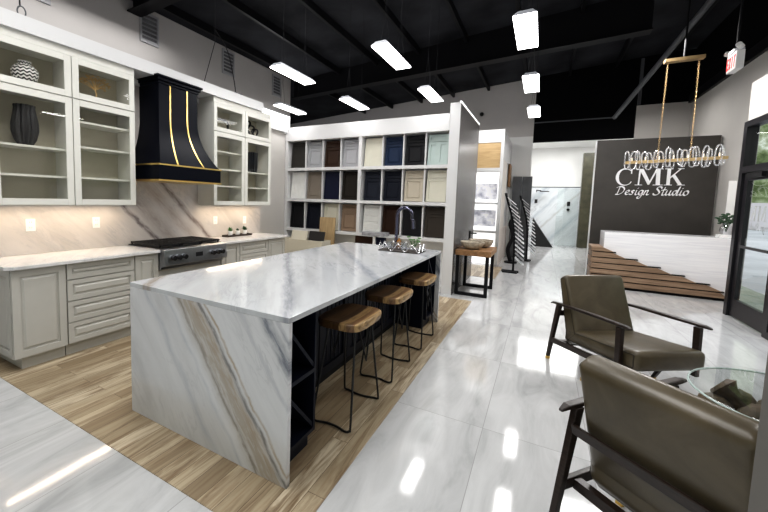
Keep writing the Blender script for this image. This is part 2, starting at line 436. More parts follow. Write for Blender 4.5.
def faceX(x):   # (u,v,w): u -> +y, v -> z, w -> outwards +x
    return lambda p: Vector((x + p.z, p.x, p.y))
def faceYn(y):  # u -> +x, v -> z, w -> outwards -y
    return lambda p: Vector((p.x, y - p.z, p.y))
def panel_door(mb, u0, u1, v0, v1, t=.02, st=.055, raised=True):
    """frame and (raised) panel front in u,v,w"""
    mb.box(u0, u0+st, v0, v1, 0, t); mb.box(u1-st, u1, v0, v1, 0, t)
    mb.box(u0+st, u1-st, v0, v0+st, 0, t); mb.box(u0+st, u1-st, v1-st, v1, 0, t)
    mb.box(u0+st, u1-st, v0+st, v1-st, 0, t*.35)
    if raised and (u1-u0) > 2*st+.07 and (v1-v0) > 2*st+.03:
        g = .010; a, b, c, d = u0+st+g, u1-st-g, v0+st+g, v1-st-g; h = min(.02, (d-c)*.3)
        mb.hexa([(a,c,t*.3),(b,c,t*.3),(b,d,t*.3),(a,d,t*.3),(a+h,c+h,t*.95),(b-h,c+h,t*.95),(b-h,d-h,t*.95),(a+h,d-h,t*.95)])
    return mb

def catmull(P, n=8, closed=False):
    P = [Vector(p) for p in P]; out = []; L = len(P)
    rng = range(L if closed else L-1)
    for i in rng:
        if closed: p0, p1, p2, p3 = P[i-1], P[i], P[(i+1) % L], P[(i+2) % L]
        else: p0, p1, p2, p3 = P[max(i-1, 0)], P[i], P[i+1], P[min(i+2, L-1)]
        for k in range(n):
            t = k/n
            out.append(.5*((2*p1) + (p2-p0)*t + (2*p0-5*p1+4*p2-p3)*t*t + (-p0+3*p1-3*p2+p3)*t**3))
    if not closed: out.append(P[-1])
    return out

# ------------------------------------------------------------------ setting
YB = 11.9
def ceil_z(x): return 4.65 + .0747*(x+6)
sbox('floor', 'tile', -9.2, 3.6, -3.0, 17.2, -.08, 0)
sbox('floor_wood', 'plank', -4.28, -.861, 1.16, 5.92, 0, .004)
sbox('floor_wood_hall', 'plank', -1.9, -.75, 8.02, 9.58, 0, .004)
# ceiling
mb = MB(); mb.hexa([(-9.2, -3, ceil_z(-9.2)), (3.6, -3, ceil_z(3.6)), (3.6, 17.2, ceil_z(3.6)), (-9.2, 17.2, ceil_z(-9.2)),
                    (-9.2, -3, ceil_z(-9.2)+.1), (3.6, -3, ceil_z(3.6)+.1), (3.6, 17.2, ceil_z(3.6)+.1), (-9.2, 17.2, ceil_z(-9.2)+.1)])
struct('ceiling', mb, 'ceil')
k = 0
for i in range(10):                                          # purlins, running away from the camera
    x = -5.6 + i*1.0; z = ceil_z(x); k += 1
    sbox('trim_%d' % k, 'steel_black', x-.03, x+.03, -2.5, YB-.02, z-.14, z-.01)
for yr in (3.75, 8.2):                                       # tapered roof beams
    k += 1; xe_ = 2.9 if yr < 5 else 1.40
    z0 = lambda x: 4.17 + (x+6)*.042 + (.26 if yr < 5 else 0)
    mb = MB().hexa([(-5.98, yr-.12, z0(-6)), (xe_, yr-.12, z0(xe_)), (xe_, yr+.12, z0(xe_)), (-5.98, yr+.12, z0(-6)),
                    (-5.98, yr-.12, z0(-6)+.02), (xe_, yr-.12, z0(xe_)+.02), (xe_, yr+.12, z0(xe_)+.02), (-5.98, yr+.12, z0(-6)+.02)])
    mb.hexa([(-5.98, yr-.015, z0(-6)), (xe_, yr-.015, z0(xe_)), (xe_, yr+.015, z0(xe_)), (-5.98, yr+.015, z0(-6)),
             (-5.98, yr-.015, ceil_z(-6)-.02), (xe_, yr-.015, ceil_z(xe_)-.02), (xe_, yr+.015, ceil_z(xe_)-.02), (-5.98, yr+.015, ceil_z(-6)-.02)])
    struct('trim_%d' % k, mb, 'steel_black')
mb = MB().box(-5.98, -5.45, 3.5, 3.62, 4.35, 4.66)
# diagonal brace pipe in front of the bulkhead
k += 1
struct('trim_%d' % k, MB().cyl((1.40, 11.5, 3.735), (2.39, 7.45, 5.26), .05, 12), 'steel_grey')
k += 1
sbox('trim_%d' % k, 'steel_grey', 1.885, 1.95, YB-.05, YB, 4.09, 5.2)
# walls
sbox('wall_left', 'wall_grey', -6.12, -6.0, -3, 8.05, 0, ceil_z(-6.1))
sbox('wall_far_left', 'black_paint', -9.2, -9.1, 8, YB, 0, 4.3)
sbox('wall_back', 'wall_grey', -9.2, -.36, YB, YB+.12, 0, 4.40)
mb = MB(); mb.hexa([(-9.2, YB, 4.40), (-.36, YB, 4.40), (-.36, YB+.12, 4.40), (-9.2, YB+.12, 4.40),
                    (-9.2, YB, ceil_z(-9.2)-.01), (-.36, YB, ceil_z(-.36)-.01), (-.36, YB+.12, ceil_z(-.36)-.01), (-9.2, YB+.12, ceil_z(-9.2)-.01)])
struct('wall_back_gable', mb, 'wall_grey')
sbox('wall_back_lit', 'wall_white', -1.6, -.36, YB-.004, YB, 0, 3.45)  # white sheet puts the booth's light on the wall into the colour
sbox('wall_bulkhead', 'black_paint', -.36, 1.88, YB, YB+.12, 3.28, 5.25)
k += 1
sbox('trim_%d' % k, 'steel_grey', -.36, 1.40, YB-.03, YB, 3.80, 3.83)
sbox('wall_reception_back', 'wall_light', 1.88, 3.02, YB, YB+.12, 0, 4.07)
sbox('wall_reception_upper', 'black_paint', 1.88, 3.4, YB+.02, YB+.12, 4.07, 5.28)
sbox('wall_right', 'wall_light', 2.90, 3.02, 8.8, YB, 0, 4.05)
k += 1
sbox('trim_%d' % k, 'steel_black', 2.84, 2.9, 3.0, YB, 4.03, 4.22)
sbox('wall_right_upper', 'black_paint', 2.90, 3.02, -3, YB, 4.05, 5.3)
# vestibule wall with the glazed door
struct('wall_entry_end', MB().prism([(2.43, 7.46), (2.52, 7.46), (2.96, 8.8), (2.90, 8.8)], 'z', 0, 3.3), 'wall_light')
sbox('wall_entry_above', 'wall_light', 2.43, 2.52, 4.2, 7.46, 2.76, 3.3)
struct('wall_entry_top', MB().prism([(2.52, 4.2), (2.9, 4.2), (2.9, 8.79), (2.52, 7.46)], 'z', 3.24, 3.3), 'wall_white')
sbox('wall_right_high', 'wall_light', 2.90, 3.02, -3, 8.8, 3.3, 4.05)
sbox('floor_pavement', 'pavement', 3.6, 30, -6, 45, -.12, -.02)
# hall beyond the opening
sbox('wall_hall_back', 'wall_white', -1.3, 3.2, 16.8, 16.9, 2.24, 3.75)
sbox('wall_hall_marble', 'marble_wall', -1.3, 3.2, 16.76, 16.9, 0, 2.24)
sbox('wall_hall_left', 'wall_white', -1.3, -1.2, YB+.12, 16.76, 0, 3.75)
sbox('wall_hall_right', 'wall_white', 3.1, 3.2, YB+.12, 16.76, 0, 3.75)
sbox('ceiling_hall', 'wall_white', -1.3, 3.2, YB+.12, 16.9, 3.75, 3.82)
k += 1
sbox('trim_%d' % k, 'steel_grey', -1.2, 3.1, 16.745, 16.76, 2.22, 2.25)
# kitchen partition
sbox('wall_kitchen', 'marble_splash', -4.42, -4.30, .2, 4.95, 0, 2.95)
k += 1
sbox('trim_%d' % k, 'white_gloss', -4.44, -3.94, .2, 4.58, 2.872, 3.005)     # fascia beam
k += 1
sbox('trim_%d' % k, 'wall_white', -4.42, -4.27, .2, 4.95, 2.80, 2.871)
sbox('wall_kitchen_end', 'wall_light', -4.76, -4.66, 4.95, 6.6, 0, 2.84)
sbox('trim_end_cap', 'white_gloss', -4.78, -4.58, 4.95, 6.07, 2.84, 3.0)
# overexposed patch of the left wall, put in as a framed glowing panel
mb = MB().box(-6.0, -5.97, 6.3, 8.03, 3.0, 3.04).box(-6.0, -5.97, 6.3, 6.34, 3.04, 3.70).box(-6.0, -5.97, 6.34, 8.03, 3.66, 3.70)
w = struct('lit_wall_patch', mb, 'white_gloss')
MB().box(-5.995, -5.985, 6.34, 8.02, 3.04, 3.66).build('pane', 'wall_glow', w)  # glowing sheet stands in for the light on the wall
# near column at the right edge
sbox('wall_near_column', 'column_grey', .447, .66, .98, 1.15, 0, 1.9)
sbox('baseboard_right', 'baseboard', 2.885, 2.9, 8.81, YB, 0, .1)
sbox('baseboard_back', 'baseboard', 1.9, 2.88, YB-.015, YB, 0, .1)

sbox('wall_front', 'wall_light', -6.0, -2.6, -3.0, -2.9, 0, 4.6)
sbox('wall_front_header', 'wall_light', -2.6, 2.9, -3.0, -2.9, 2.9, 4.9)
sbox('wall_right_near', 'wall_light', 2.43, 2.55, -3.0, 4.199, 0, 3.3)
# ------------------------------------------------------------------ wall vents
def make_vent(loc):
    t = thing('wall_vent', '', 'vent', loc)
    mb = MB(lambda p: Vector((p.z, p.x, p.y)))
    mb.box(-.17, .17, 0, .03, 0, .03).box(-.17, .17, .47, .5, 0, .03).box(-.17, -.14, .03, .47, 0, .03).box(.14, .17, .03, .47, 0, .03)
    mb.build('frame', 'vent', t, local=True)
    MB(lambda p: Vector((p.z, p.x, p.y))).box(-.14, .14, .03, .47, .001, .004).build('backing', 'vent_dark', t, local=True)
    mb = MB(lambda p: Vector((p.z, p.x, p.y)))
    for i in range(6):
        z = .06 + i*.072
        mb.hexa([(-.14, z, .006), (.14, z, .006), (.14, z+.008, .006), (-.14, z+.008, .006), (-.14, z-.03, .028), (.14, z-.03, .028), (.14, z-.022, .028), (-.14, z-.022, .028)])
    mb.build('louver', 'vent', t, local=True)
    return t
v0 = make_vent((-6, 4.02, 4.06))
v0['label'] = 'grey louvred wall vent above the black range hood'
dup(v0, (-6, 2.40, 4.04), 0, 'grey louvred wall vent cut by the top of the picture, nearest the camera')
dup(v0, (-6, 5.82, 4.09), 0, 'grey louvred wall vent high above the right-hand glass cabinets')
dup(v0, (-6, 7.45, 4.06), 0, 'grey louvred wall vent farthest back, next to the bright high wall patch')

# ------------------------------------------------------------------ hanging lights
def make_light(loc):
    t = thing('hanging_light', '', 'ceiling light', loc)
    L, Wd = .40, .10
    mb = MB().hexa([(-Wd, -L, .0), (Wd, -L, .0), (Wd, L, .0), (-Wd, L, .0), (-Wd*.6, -L+.03, .045), (Wd*.6, -L+.03, .045), (Wd*.6, L-.03, .045), (-Wd*.6, L-.03, .045)])
    h = mb.build('housing', 'housing', t, local=True)
    MB().box(-Wd+.004, Wd-.004, -L+.004, L-.004, -.014, 0).build('diffuser', 'diffuser', t, local=True)
    for s in (-1, 1):
        zt = ceil_z(loc[0]) - loc[2] - .01
        mb = MB().tube([(-.05, s*.25, .04), (0, s*.25, .5), (0, s*.25, zt)], .0022, 5).tube([(.05, s*.25, .04), (0, s*.25, .5)], .0022, 5)
        mb.build('cable', 'cable', t, local=True)
    return t
xs = (-3.09, -1.65, -.25)
LZ = 3.21
l0 = make_light((-3.09, 4.22, LZ)); l0['label'] = 'lit white strip light hanging over the kitchen aisle, left of the near row of three'
lights = [(-1.65, 4.20, 'lit white strip light hanging over the island, middle of the near row of three'),
          (-.25, 4.18, 'largest lit white strip light, top centre, hanging over the tiled walkway'),
          (-4.30, 5.78, 'small lit white strip light beside the bright high wall patch, nearest the left wall'),
          (-3.0, 5.92, 'lit white strip light hanging above the left half of the door sample wall'),
          (-1.65, 5.92, 'lit white strip light hanging above the door sample wall, right half'),
          (-.25, 5.95, 'squarish lit light over the walkway, in front of the grey gable wall'),
          (-.25, 7.75, 'farthest and smallest lit light over the walkway, beside the black bulkhead')]
for x, y, lb in lights: dup(l0, (x, y, LZ), 0, lb)
def area(name, loc, size, power, col=(1, 1, 1), rot=(0, 0, 0)):
    d = bpy.data.lights.new(name, 'AREA'); d.shape = 'RECTANGLE'; d.size, d.size_y = size; d.energy = power; d.color = col
    o = bpy.data.objects.new(name, d); C.objects.link(o); o.location = loc; o.rotation_euler = rot
    return o
for x, y in [(-3.09, 4.22)] + [(a, b) for a, b, _ in lights]:
    area('strip_and_fill_lamp', (x, y, LZ-.05), (.18, .76), 4 if (y > 5 and x < -1) else 8, (1, .98, .96))
for x in xs:
    area('strip_and_fill_lamp', (x, .4, LZ-.05), (.18, .76), 14, (1, .98, .96))  # added row out of view, lamps only, no fixtures
for y in (2.3, 4.1): area('strip_and_fill_lamp', (1.2, y, LZ-.05), (.18, .76), 14, (1, .98, .96))  # added fill at the right, no strip fixtures there

# ------------------------------------------------------------------ kitchen base cabinets
XF = -3.69   # front plane of doors
def base_cab(label, y0, y1, kind, endpanel=False):
    t = thing('base_cabinet', label, 'cabinet', (XF, (y0+y1)/2, .004))
    yl = y0 + (.022 if endpanel else .002)
    MB().box(-4.298, XF-.022, yl, y1-.002, .115, .868).build('carcass', 'cab', t)
    MB().box(-4.298, XF-.06, yl+(.05 if endpanel else 0), y1-.002, .004, .113).build('plinth', 'cab', t)
    g = .004
    if kind == 'door':
        panel_door(MB(faceX(XF-.02)), y0+g, y1-g, .12, .862).build('door', 'cab', t)
    elif kind == 'drawers':
        hs = ((.124, .314), (.322, .512), (.522, .712), (.722, .862))
        for a, b in hs: panel_door(MB(faceX(XF-.02)), y0+g, y1-g, a, b, st=.042).build('drawer', 'cab', t)
    elif kind == 'two':
        panel_door(MB(faceX(XF-.02)), y0+g, y1-g, .69, .862, st=.042).build('drawer', 'cab', t)
        panel_door(MB(faceX(XF-.02)), y0+g, y1-g, .40, .682, st=.042).build('drawer', 'cab', t)
        panel_door(MB(faceX(XF-.02)), y0+g, y1-g, .12, .392, st=.042).build('drawer', 'cab', t)
    elif kind == 'range':
        ym = (y0+y1)/2
        panel_door(MB(faceX(XF-.02)), y0+g, ym-g/2, .12, .60).build('door', 'cab', t)
        panel_door(MB(faceX(XF-.02)), ym+g/2, y1-g, .12, .60).build('door', 'cab', t)
    if endpanel:
        panel_door(MB(faceYn(y0+.02)), -4.27, XF-.03, .12, .862).build('end_panel', 'cab', t)
    return t
base_cab('pale grey base cabinet with one tall raised-panel door at the near end of the counter', 1.24, 1.637, 'door', True)
base_cab('pale grey base cabinet with a stack of four wide drawers', 1.641, 2.278, 'drawers')
base_cab('narrow pale grey base cabinet just left of the gas rangetop', 2.282, 2.555, 'door')
t = base_cab('pale grey base cabinet under the gas rangetop, mostly behind the island', 2.559, 3.478, 'range')
kk = [c for c in kids(t) if c.name.startswith('carcass')][0]
for v in kk.data.vertices:
    if v.co.z > .5: v.co.z = .66 - .004
base_cab('narrow pale grey base cabinet just right of the gas rangetop', 3.482, 3.822, 'door')
base_cab('pale grey drawer base cabinet below the three small succulents', 3.826, 4.438, 'two')
base_cab('pale grey base cabinet at the far end of the back counter', 4.442, 4.87, 'door')
mb = MB().prism([(-4.297, 1.20), (-3.70, 1.20), (-3.65, 1.25), (-3.65, 2.553), (-4.297, 2.553)], 'z', .871, .901)
solo('worktop', mb, 'marble_counter', 'long marble worktop left of the gas rangetop, lit warmly from above', 'worktop', (-3.97, 1.88, .871), bevel=.003)
mb = MB().box(-4.297, -3.65, 3.484, 4.91, .871, .901)
solo('worktop', mb, 'marble_counter', 'shorter marble worktop right of the gas rangetop with the succulent tray', 'worktop', (-3.97, 4.2, .871), bevel=.003)

# ------------------------------------------------------------------ rangetop
t = thing('rangetop', 'stainless steel gas rangetop with black grates and front knobs', 'stove', (-3.9, 3.02, .67))
y0, y1 = 2.56, 3.476
MB().box(-4.28, -3.66, y0, y1, .67, .905).build('body', 'steel', t, bevel=.004)
MB().hexa([(-3.66, y0, .70), (-3.58, y0, .72), (-3.58, y1, .72), (-3.66, y1, .70), (-3.66, y0, .912), (-3.60, y0, .90), (-3.60, y1, .90), (-3.66, y1, .912)]).build('control_panel', 'steel', t, bevel=.004)
MB().box(-4.28, -3.68, y0+.01, y1-.01, .906, .914).build('burner_tray', 'iron', t)
for i in range(3):
    a = y0+.02 + i*.294; b = a+.286; mb = MB()
    mb.box(-4.25, -4.235, a, b, .93, .948).box(-3.715, -3.70, a, b, .93, .948).box(-4.25, -3.70, a, a+.014, .93, .948).box(-4.25, -3.70, b-.014, b, .93, .948)
    for q in range(1, 6): mb.box(-4.25, -3.70, a+q*.048-.005, a+q*.048+.005, .932, .948)
    for xx in (-4.12, -3.98, -3.84): mb.box(xx-.006, xx+.006, a, b, .932, .948)
    for xx in (-4.24, -3.72):
        for yy in (a+.01, b-.01): mb.box(xx-.007, xx+.007, yy-.007, yy+.007, .914, .93)
    mb.build('grate', 'iron', t)
    for xx in (-4.12, -3.84):
        MB().cyl((xx, a+.143, .9145), (xx, a+.143, .925), .045, 20).build('burner', 'gold_soft', t)
for yy in (2.66, 2.735, 2.81, 3.23, 3.305, 3.38):
    kb = MB().cyl((-3.585, yy, .81), (-3.545, yy, .806), .028, 20).build('knob', 'knob', t, smooth=True)
    MB().cyl((-3.592, yy, .811), (-3.582, yy, .81), .034, 20).build('bezel', 'steel', kb, smooth=True)
MB().box(-3.588, -3.584, 2.98, 3.08, .785, .835).build('display', 'knob', t)

# ------------------------------------------------------------------ range hood
t = thing('range_hood', 'tall black curved range hood with two gold straps and gold edge bands', 'hood', (-4.0, 3.06, 1.67))
XB = -4.298
def ring(xf, ya, yb, z): return [(XB, ya, z), (xf, ya, z), (xf, yb, z), (XB, yb, z)]
prof = []
for i in range(25):
    u = i/24; z = 1.86 + u*(2.80-1.86)
    q = max(0, 1-u/.62)**2.0
    prof.append((z, -3.93+.22*q, 2.745-.145*q, 3.29+.165*q))
mb = MB(); R_ = [[mb.v(p) for p in ring(x, a, b, z)] for (z, x, a, b) in prof]
for A, B in zip(R_, R_[1:]):
    for i in range(4): mb.face([A[i], A[(i+1) % 4], B[(i+1) % 4], B[i]])
mb.face(R_[0][::-1]); mb.face(R_[-1])
mb.build('body', 'hood', t, smooth=True)
MB().box(XB, -3.70, 2.575, 3.47, 1.685, 1.845).build('skirt', 'hood', t)
mb = MB()
for i, (z0, z1, e) in enumerate(((2.80, 2.83, .012), (2.83, 2.865, .03), (2.865, 2.89, .05))):
    mb.box(XB, -3.93+e, 2.745-e, 3.29+e, z0, z1)
mb.build('crown', 'hood', t, bevel=.006)
for nm, z0, z1 in (('lower_band', 1.668, 1.686), ('upper_band', 1.845, 1.862)):
    MB().box(XB, -3.692, 2.567, 3.478, z0, z1).build(nm, 'gold', t)
for f in (.27, .71):
    mb = MB(); L = []
    for (z, x, a, b) in prof:
        yc = a + (b-a)*f
        L.append([mb.v((x+.006, yc-.009, z)), mb.v((x+.006, yc+.009, z)), mb.v((x-.004, yc+.009, z)), mb.v((x-.004, yc-.009, z))])
    for A, B in zip(L, L[1:]):
        for i in range(4): mb.face([A[i], A[(i+1) % 4], B[(i+1) % 4], B[i]])
    mb.face(L[0][::-1]); mb.face(L[-1])
    mb.build('strap', 'gold', t, label='gold strap')

# ------------------------------------------------------------------ glass upper cabinets
def glass_door(t, y0, y1, z0, z1, xf):
    st = .058; mb = MB(faceX(xf-.02))
    mb.box(y0, y0+st, z0, z1, 0, .02).box(y1-st, y1, z0, z1, 0, .02).box(y0+st, y1-st, z0, z0+st, 0, .02).box(y0+st, y1-st, z1-st, z1, 0, .02)
    d = mb.build('door', 'cab_white', t, bevel=.002)
    MB(faceX(xf-.012)).box(y0+st-.003, y1-st+.003, z0+st-.003, z1-st+.003, 0, .004).build('pane', 'glass', d)
def upper(label, y0, y1, shelves, top=2.80):
    t = thing('glass_cabinet', label, 'cabinet', (-4.13, (y0+y1)/2, 1.385))
    a, b = y0+.001, y1-.001
    mb = MB().box(-4.296, -4.285, a, b, 1.39, top).box(-4.285, -3.992, a, a+.018, 1.39, top).box(-4.285, -3.992, b-.018, b, 1.39, top)
    mb.box(-4.285, -3.992, a+.018, b-.018, 1.385, 1.405).box(-4.285, -3.992, a+.018, b-.018, top-.02, top).box(-4.285, -3.992, a+.018, b-.018, 2.39, 2.478)
    mb.build('carcass', 'cab_white', t)
    MB().box(-4.2849, -4.283, a+.018, b-.018, 1.405, top-.02).build('back_panel', 'cab_in', t)
    for z in shelves: MB().box(-4.283, -4.02, a+.019, b-.019, z-.01, z+.01).build('shelf', 'cab_white', t)
    glass_door(t, a+.002, b-.002, 1.39, 2.408, -3.97)
    glass_door(t, a+.002, b-.002, 2.418, top, -3.97)
    return t
upper('glass-fronted upper cabinet with the chevron jar, at the left edge of the picture', 1.24, 1.86, (1.655, 1.915))
upper('glass-fronted upper cabinet with the gold tree, left of the black hood', 1.862, 2.482, (1.66, 1.965, 2.21))
upper('glass-fronted upper cabinet right beside the black hood', 3.60, 4.208, (1.66, 1.90, 2.15))
upper('glass-fronted upper cabinet at the far end of the kitchen wall', 4.21, 4.82, (1.66, 1.90))
# crown strips above the cabinets
for i, (a, b) in enumerate(((.2, 2.482), (3.60, 4.82))):
    k += 1
    sbox('trim_%d' % k, 'cab_white', -4.269, -3.975, a, b, 2.803, 2.871)
# a further cabinet bay that runs out of frame to the left
upper('glass-fronted upper cabinet mostly outside the left edge of the picture', .60, 1.238, (1.655, 1.915))

# cabinet contents
def vase(name, prof, m, label, loc, mod=None, cat='vase', n=48):
    return solo(name, MB().lathe(prof, loc, n, mod), m, label, cat, loc, smooth=True)
vase('patterned_jar', [(.05, 0), (.085, .03), (.1, .08), (.098, .12), (.07, .155), (.045, .165), (.05, .175), (.05, .195), (.03, .197)], 'chevron',
     'round black and white chevron jar in the top left glass cabinet', (-4.13, 1.555, 2.4782), cat='jar')
vase('ribbed_vase', [(.048, 0), (.076, .05), (.094, .13), (.094, .20), (.080, .28), (.072, .335), (.076, .36), (.064, .36), (.06, .30)], 'black_ceramic',
     'large black ribbed vase on a shelf behind glass at the left', (-4.13, 1.54, 1.9252), mod=lambda a: 1+.09*math.cos(12*a), n=96)
vase('tall_vase', [(.07, 0), (.08, .1), (.08, .26), (.085, .32), (.07, .32)], 'black_ceramic',
     'tall slim black ribbed vase behind glass at the far end of the kitchen wall', (-4.13, 4.54, 1.9104), mod=lambda a: 1+.10*math.cos(14*a), n=112)
t = thing('tree_sculpture', 'small golden tree sculpture in the top glass cabinet left of the hood', 'sculpture', (-4.13, 2.16, 2.4782))
MB().cyl((-4.13, 2.16, 2.4782), (-4.13, 2.16, 2.493), .035, 20).build('base', 'black_ceramic', t)
mb = MB(); mb.tube([(-4.13, 2.16, 2.49), (-4.13, 2.165, 2.55), (-4.13, 2.155, 2.59)], [.011, .009, .008], 8)
lf = MB()
for i in range(15):
    a = PI*(.06+.88*i/14); r = .11 + .02*(i % 3)
    e = Vector((-4.13+random.uniform(-.04, .04), 2.155+r*math.cos(a), 2.60+.11*math.sin(a)**.7))
    mb.tube([(-4.13, 2.155, 2.58), (-4.13+(e.x+4.13)*.5, (2.155+e.y)/2, 2.59+.6*(e.z-2.59)), e], [.006, .004, .002], 6)
    for q in range(5):
        lf.ball((e.x+random.uniform(-.03, .03), e.y+random.uniform(-.03, .03), e.z+random.uniform(-.03, .015)), .012, 1, (1, 1.2, .5))
mb.build('trunk', 'gold_soft', t, smooth=True); lf.build('foliage', 'gold_soft', t)
t = thing('arch_sculpture', 'small black arched figure in the top cabinet right of the hood', 'sculpture', (-4.13, 3.9, 2.4782))
mb = MB().tube(catmull([(-4.13, 3.76, 2.483), (-4.13, 3.77, 2.583), (-4.13, 3.82, 2.623), (-4.13, 3.93, 2.623), (-4.13, 4.0, 2.603), (-4.13, 4.01, 2.483)], 8), .016, 10)
mb.build('arch', 'black_ceramic', t, smooth=True)
MB().box(-4.16, -4.10, 3.74, 3.79, 2.4782, 2.523).build('foot', 'black_ceramic', t)
t = thing('knot_sculpture', 'black looped knot sculpture in the top cabinet at the far end', 'sculpture', (-4.13, 4.5, 2.4782))
mb = MB()
for (cy, cz, r) in ((4.42, 2.653, .06), (4.50, 2.578, .075), (4.60, 2.553, .06)):
    mb.tube([(-4.13+.02*math.sin(a*2), cy+r*math.cos(a), cz+r*math.sin(a)) for a in [2*PI*i/24 for i in range(24)]], .013, 8, closed=True)
mb.build('loops', 'black_ceramic', t, smooth=True)
MB().box(-4.16, -4.10, 4.44, 4.62, 2.4782, 2.493).build('foot', 'black_ceramic', t)

t = thing('hanging_wire', 'thin wires hanging from the ceiling to the white beam above the hood', 'wire', (-4.0, 3.75, 3.006))
MB().tube([(-4.0, 3.645, 3.6), (-4.0, 3.646, ceil_z(-4)-.01)], .004, 5).tube([(-4.0, 3.645, 3.6), (-4.0, 3.46, 3.02)], .005, 5).build('wire', 'cable', t)
MB().tube(catmull([(-4.0, 3.66, 3.75), (-4.0, 3.88, 3.55), (-4.0, 4.0, 3.2), (-4.0, 4.035, 3.03)], 6), .007, 6).build('cord', 'black_wire', t)
MB().box(-4.03, -3.97, 3.98, 4.14, 3.0055, 3.03).build('clip', 'silver', t)
t = thing('hanging_hook', 'thin wire with a small hook above the white beam at the top left corner', 'wire', (-4.0, 1.52, 3.006))
MB().tube([(-4.0, 1.49, 3.10), (-4.0, 1.46, ceil_z(-4)-.01)], .006, 5).build('wire', 'cable', t)
MB().tube([(-4.0, 1.50+.03*math.cos(a), 3.05+.045*math.sin(a)) for a in [2*PI*i/16 for i in range(16)]], .006, 6, closed=True).build('hook', 'steel_grey', t)
# outlets on the backsplash
def make_outlet(loc, label):
    t = thing('wall_outlet', label, 'outlet', loc)
    MB(faceX(0)).box(-.04, .04, -.06, .06, .0005, .007).build('cover_plate', 'plastic_white', t, local=True, bevel=.002)
    for s in (-1, 1):
        mb = MB(faceX(.007)).box(-.017, .017, s*.026-.016, s*.026+.016, 0, .002).build('socket', 'plastic_white', t, local=True)
        MB(faceX(.009)).box(-.009, -.006, s*.026-.004, s*.026+.009, 0, .0006).box(.006, .009, s*.026-.004, s*.026+.009, 0, .0006).build('slot', 'vent_dark', mb, local=True)
    return t
o0 = make_outlet((-4.3, 1.615, 1.185), 'white wall outlet on the warm-lit backsplash, nearest the camera')
dup(o0, (-4.3, 2.217, 1.185), 0, 'white wall outlet on the backsplash, second from the left, below the gold tree cabinet')
dup(o0, (-4.3, 3.925, 1.15), 0, 'white wall outlet on the backsplash, just right of the rangetop')
dup(o0, (-4.3, 4.55, 1.135), 0, 'white wall outlet on the backsplash, farthest from the camera')

# succulent tray
t = thing('serving_tray', 'small dark wooden tray on the back counter holding three succulents', 'tray', (-4.14, 4.25, .9012))
mb = MB().box(-4.20, -4.08, 3.97, 4.50, .9012, .912).box(-4.20, -4.19, 3.97, 4.50, .912, .93).box(-4.09, -4.08, 3.97, 4.50, .912, .93).box(-4.19, -4.09, 3.97, 3.98, .912, .93).box(-4.19, -4.09, 4.49, 4.50, .912, .93)
mb.build('tray_body', 'darkbox', t)
for i, (y, lf_, r, lb) in enumerate(((4.08, 'leaf', .055, 'left of three small white pots, with a bright green succulent'), (4.235, 'leaf_dark', .03, 'middle and smallest of three white succulent pots'), (4.39, 'leaf_dark', .06, 'right of three small white pots, with a dark round succulent'))):
    t = thing('potted_succulent', lb, 'plant', (-4.14, y, .9122), 0, 'succulents on the back counter')
    MB().lathe([(.03, 0), (.042, .075), (.036, .075), (.034, .065)], (-4.14, y, .9122), 20).build('pot', 'plastic_white', t, smooth=True)
    mb = MB()
    for q in range(26):
        a = q*2.4; h = .5+.5*(q/26); rr = r*(1-.6*q/26)
        c = Vector((-4.14, y, .985)); tip = c + Vector((math.cos(a)*rr, math.sin(a)*rr, r*.55*h+r*.7*q/26))
        s_ = Vector((-math.sin(a), math.cos(a), 0))*.012
        v = [mb.v(c), mb.v((c+tip)/2+s_+Vector((0, 0, -.003))), mb.v(tip), mb.v((c+tip)/2-s_)]
        mb.face(v)
        v2 = [mb.v(p.co+Vector((0, 0, .004))) for p in v]; mb.face(v2[::-1])
    mb.build('leaves', lf_, t)

# under cabinet glow
for ya, yb in ((1.28, 2.44), (3.62, 4.80)):
    area('under_cabinet_lamp', (-4.12, (ya+yb)/2, 1.378), (.02, yb-ya), 5.2, (1, .80, .58))
for (ya, yb) in ((1.28, 1.84), (1.88, 2.46), (3.62, 4.19), (4.23, 4.80)):
    area('cabinet_lamp', (-4.08, (ya+yb)/2, 2.395), (.05, .4), .9, (1, .92, .8))

# ------------------------------------------------------------------ island
IX0, IX1, IY0, IY1 = -2.405, -1.062, 1.448, 4.615
t = thing('kitchen_island', 'long kitchen island with marble waterfall top and dark navy base', 'island', (-1.73, 3.03, .004))
MB().box(IX0, IX1, IY0, IY1, .885, .915).build('worktop', 'marble_top', t, bevel=.002)
MB().box(IX0, IX1, IY0, IY0+.03, .004, .8845).build('waterfall_panel', 'marble_front', t, bevel=.002)
MB().box(IX0, IX1, IY1-.03, IY1, .004, .8845).build('waterfall_panel', 'marble_front', t, bevel=.002)
ya, yb = IY0+.031, IY1-.031
MB().box(-2.37, -1.44, ya, yb, .10, .884).build('base_body', 'navy', t)
MB().box(-2.32, -1.49, ya, yb, .004, .10).build('plinth', 'darkgap', t)
npan = 5; a0, b0 = 1.86, 4.20
for i in range(npan):
    w_ = (b0-a0)/npan; mb = MB(faceX(-1.44)); u0, u1 = a0+i*w_+.006, a0+(i+1)*w_-.006
    panel_door(mb, u0, u1, .13, .86, st=.06, raised=False)
    for q in range(1, 5): mb.box(u0+.06+q*(u1-u0-.12)/5-.004, u0+.06+q*(u1-u0-.12)/5+.004, .19, .80, .006, .012)
    mb.build('side_panel', 'navy', t)
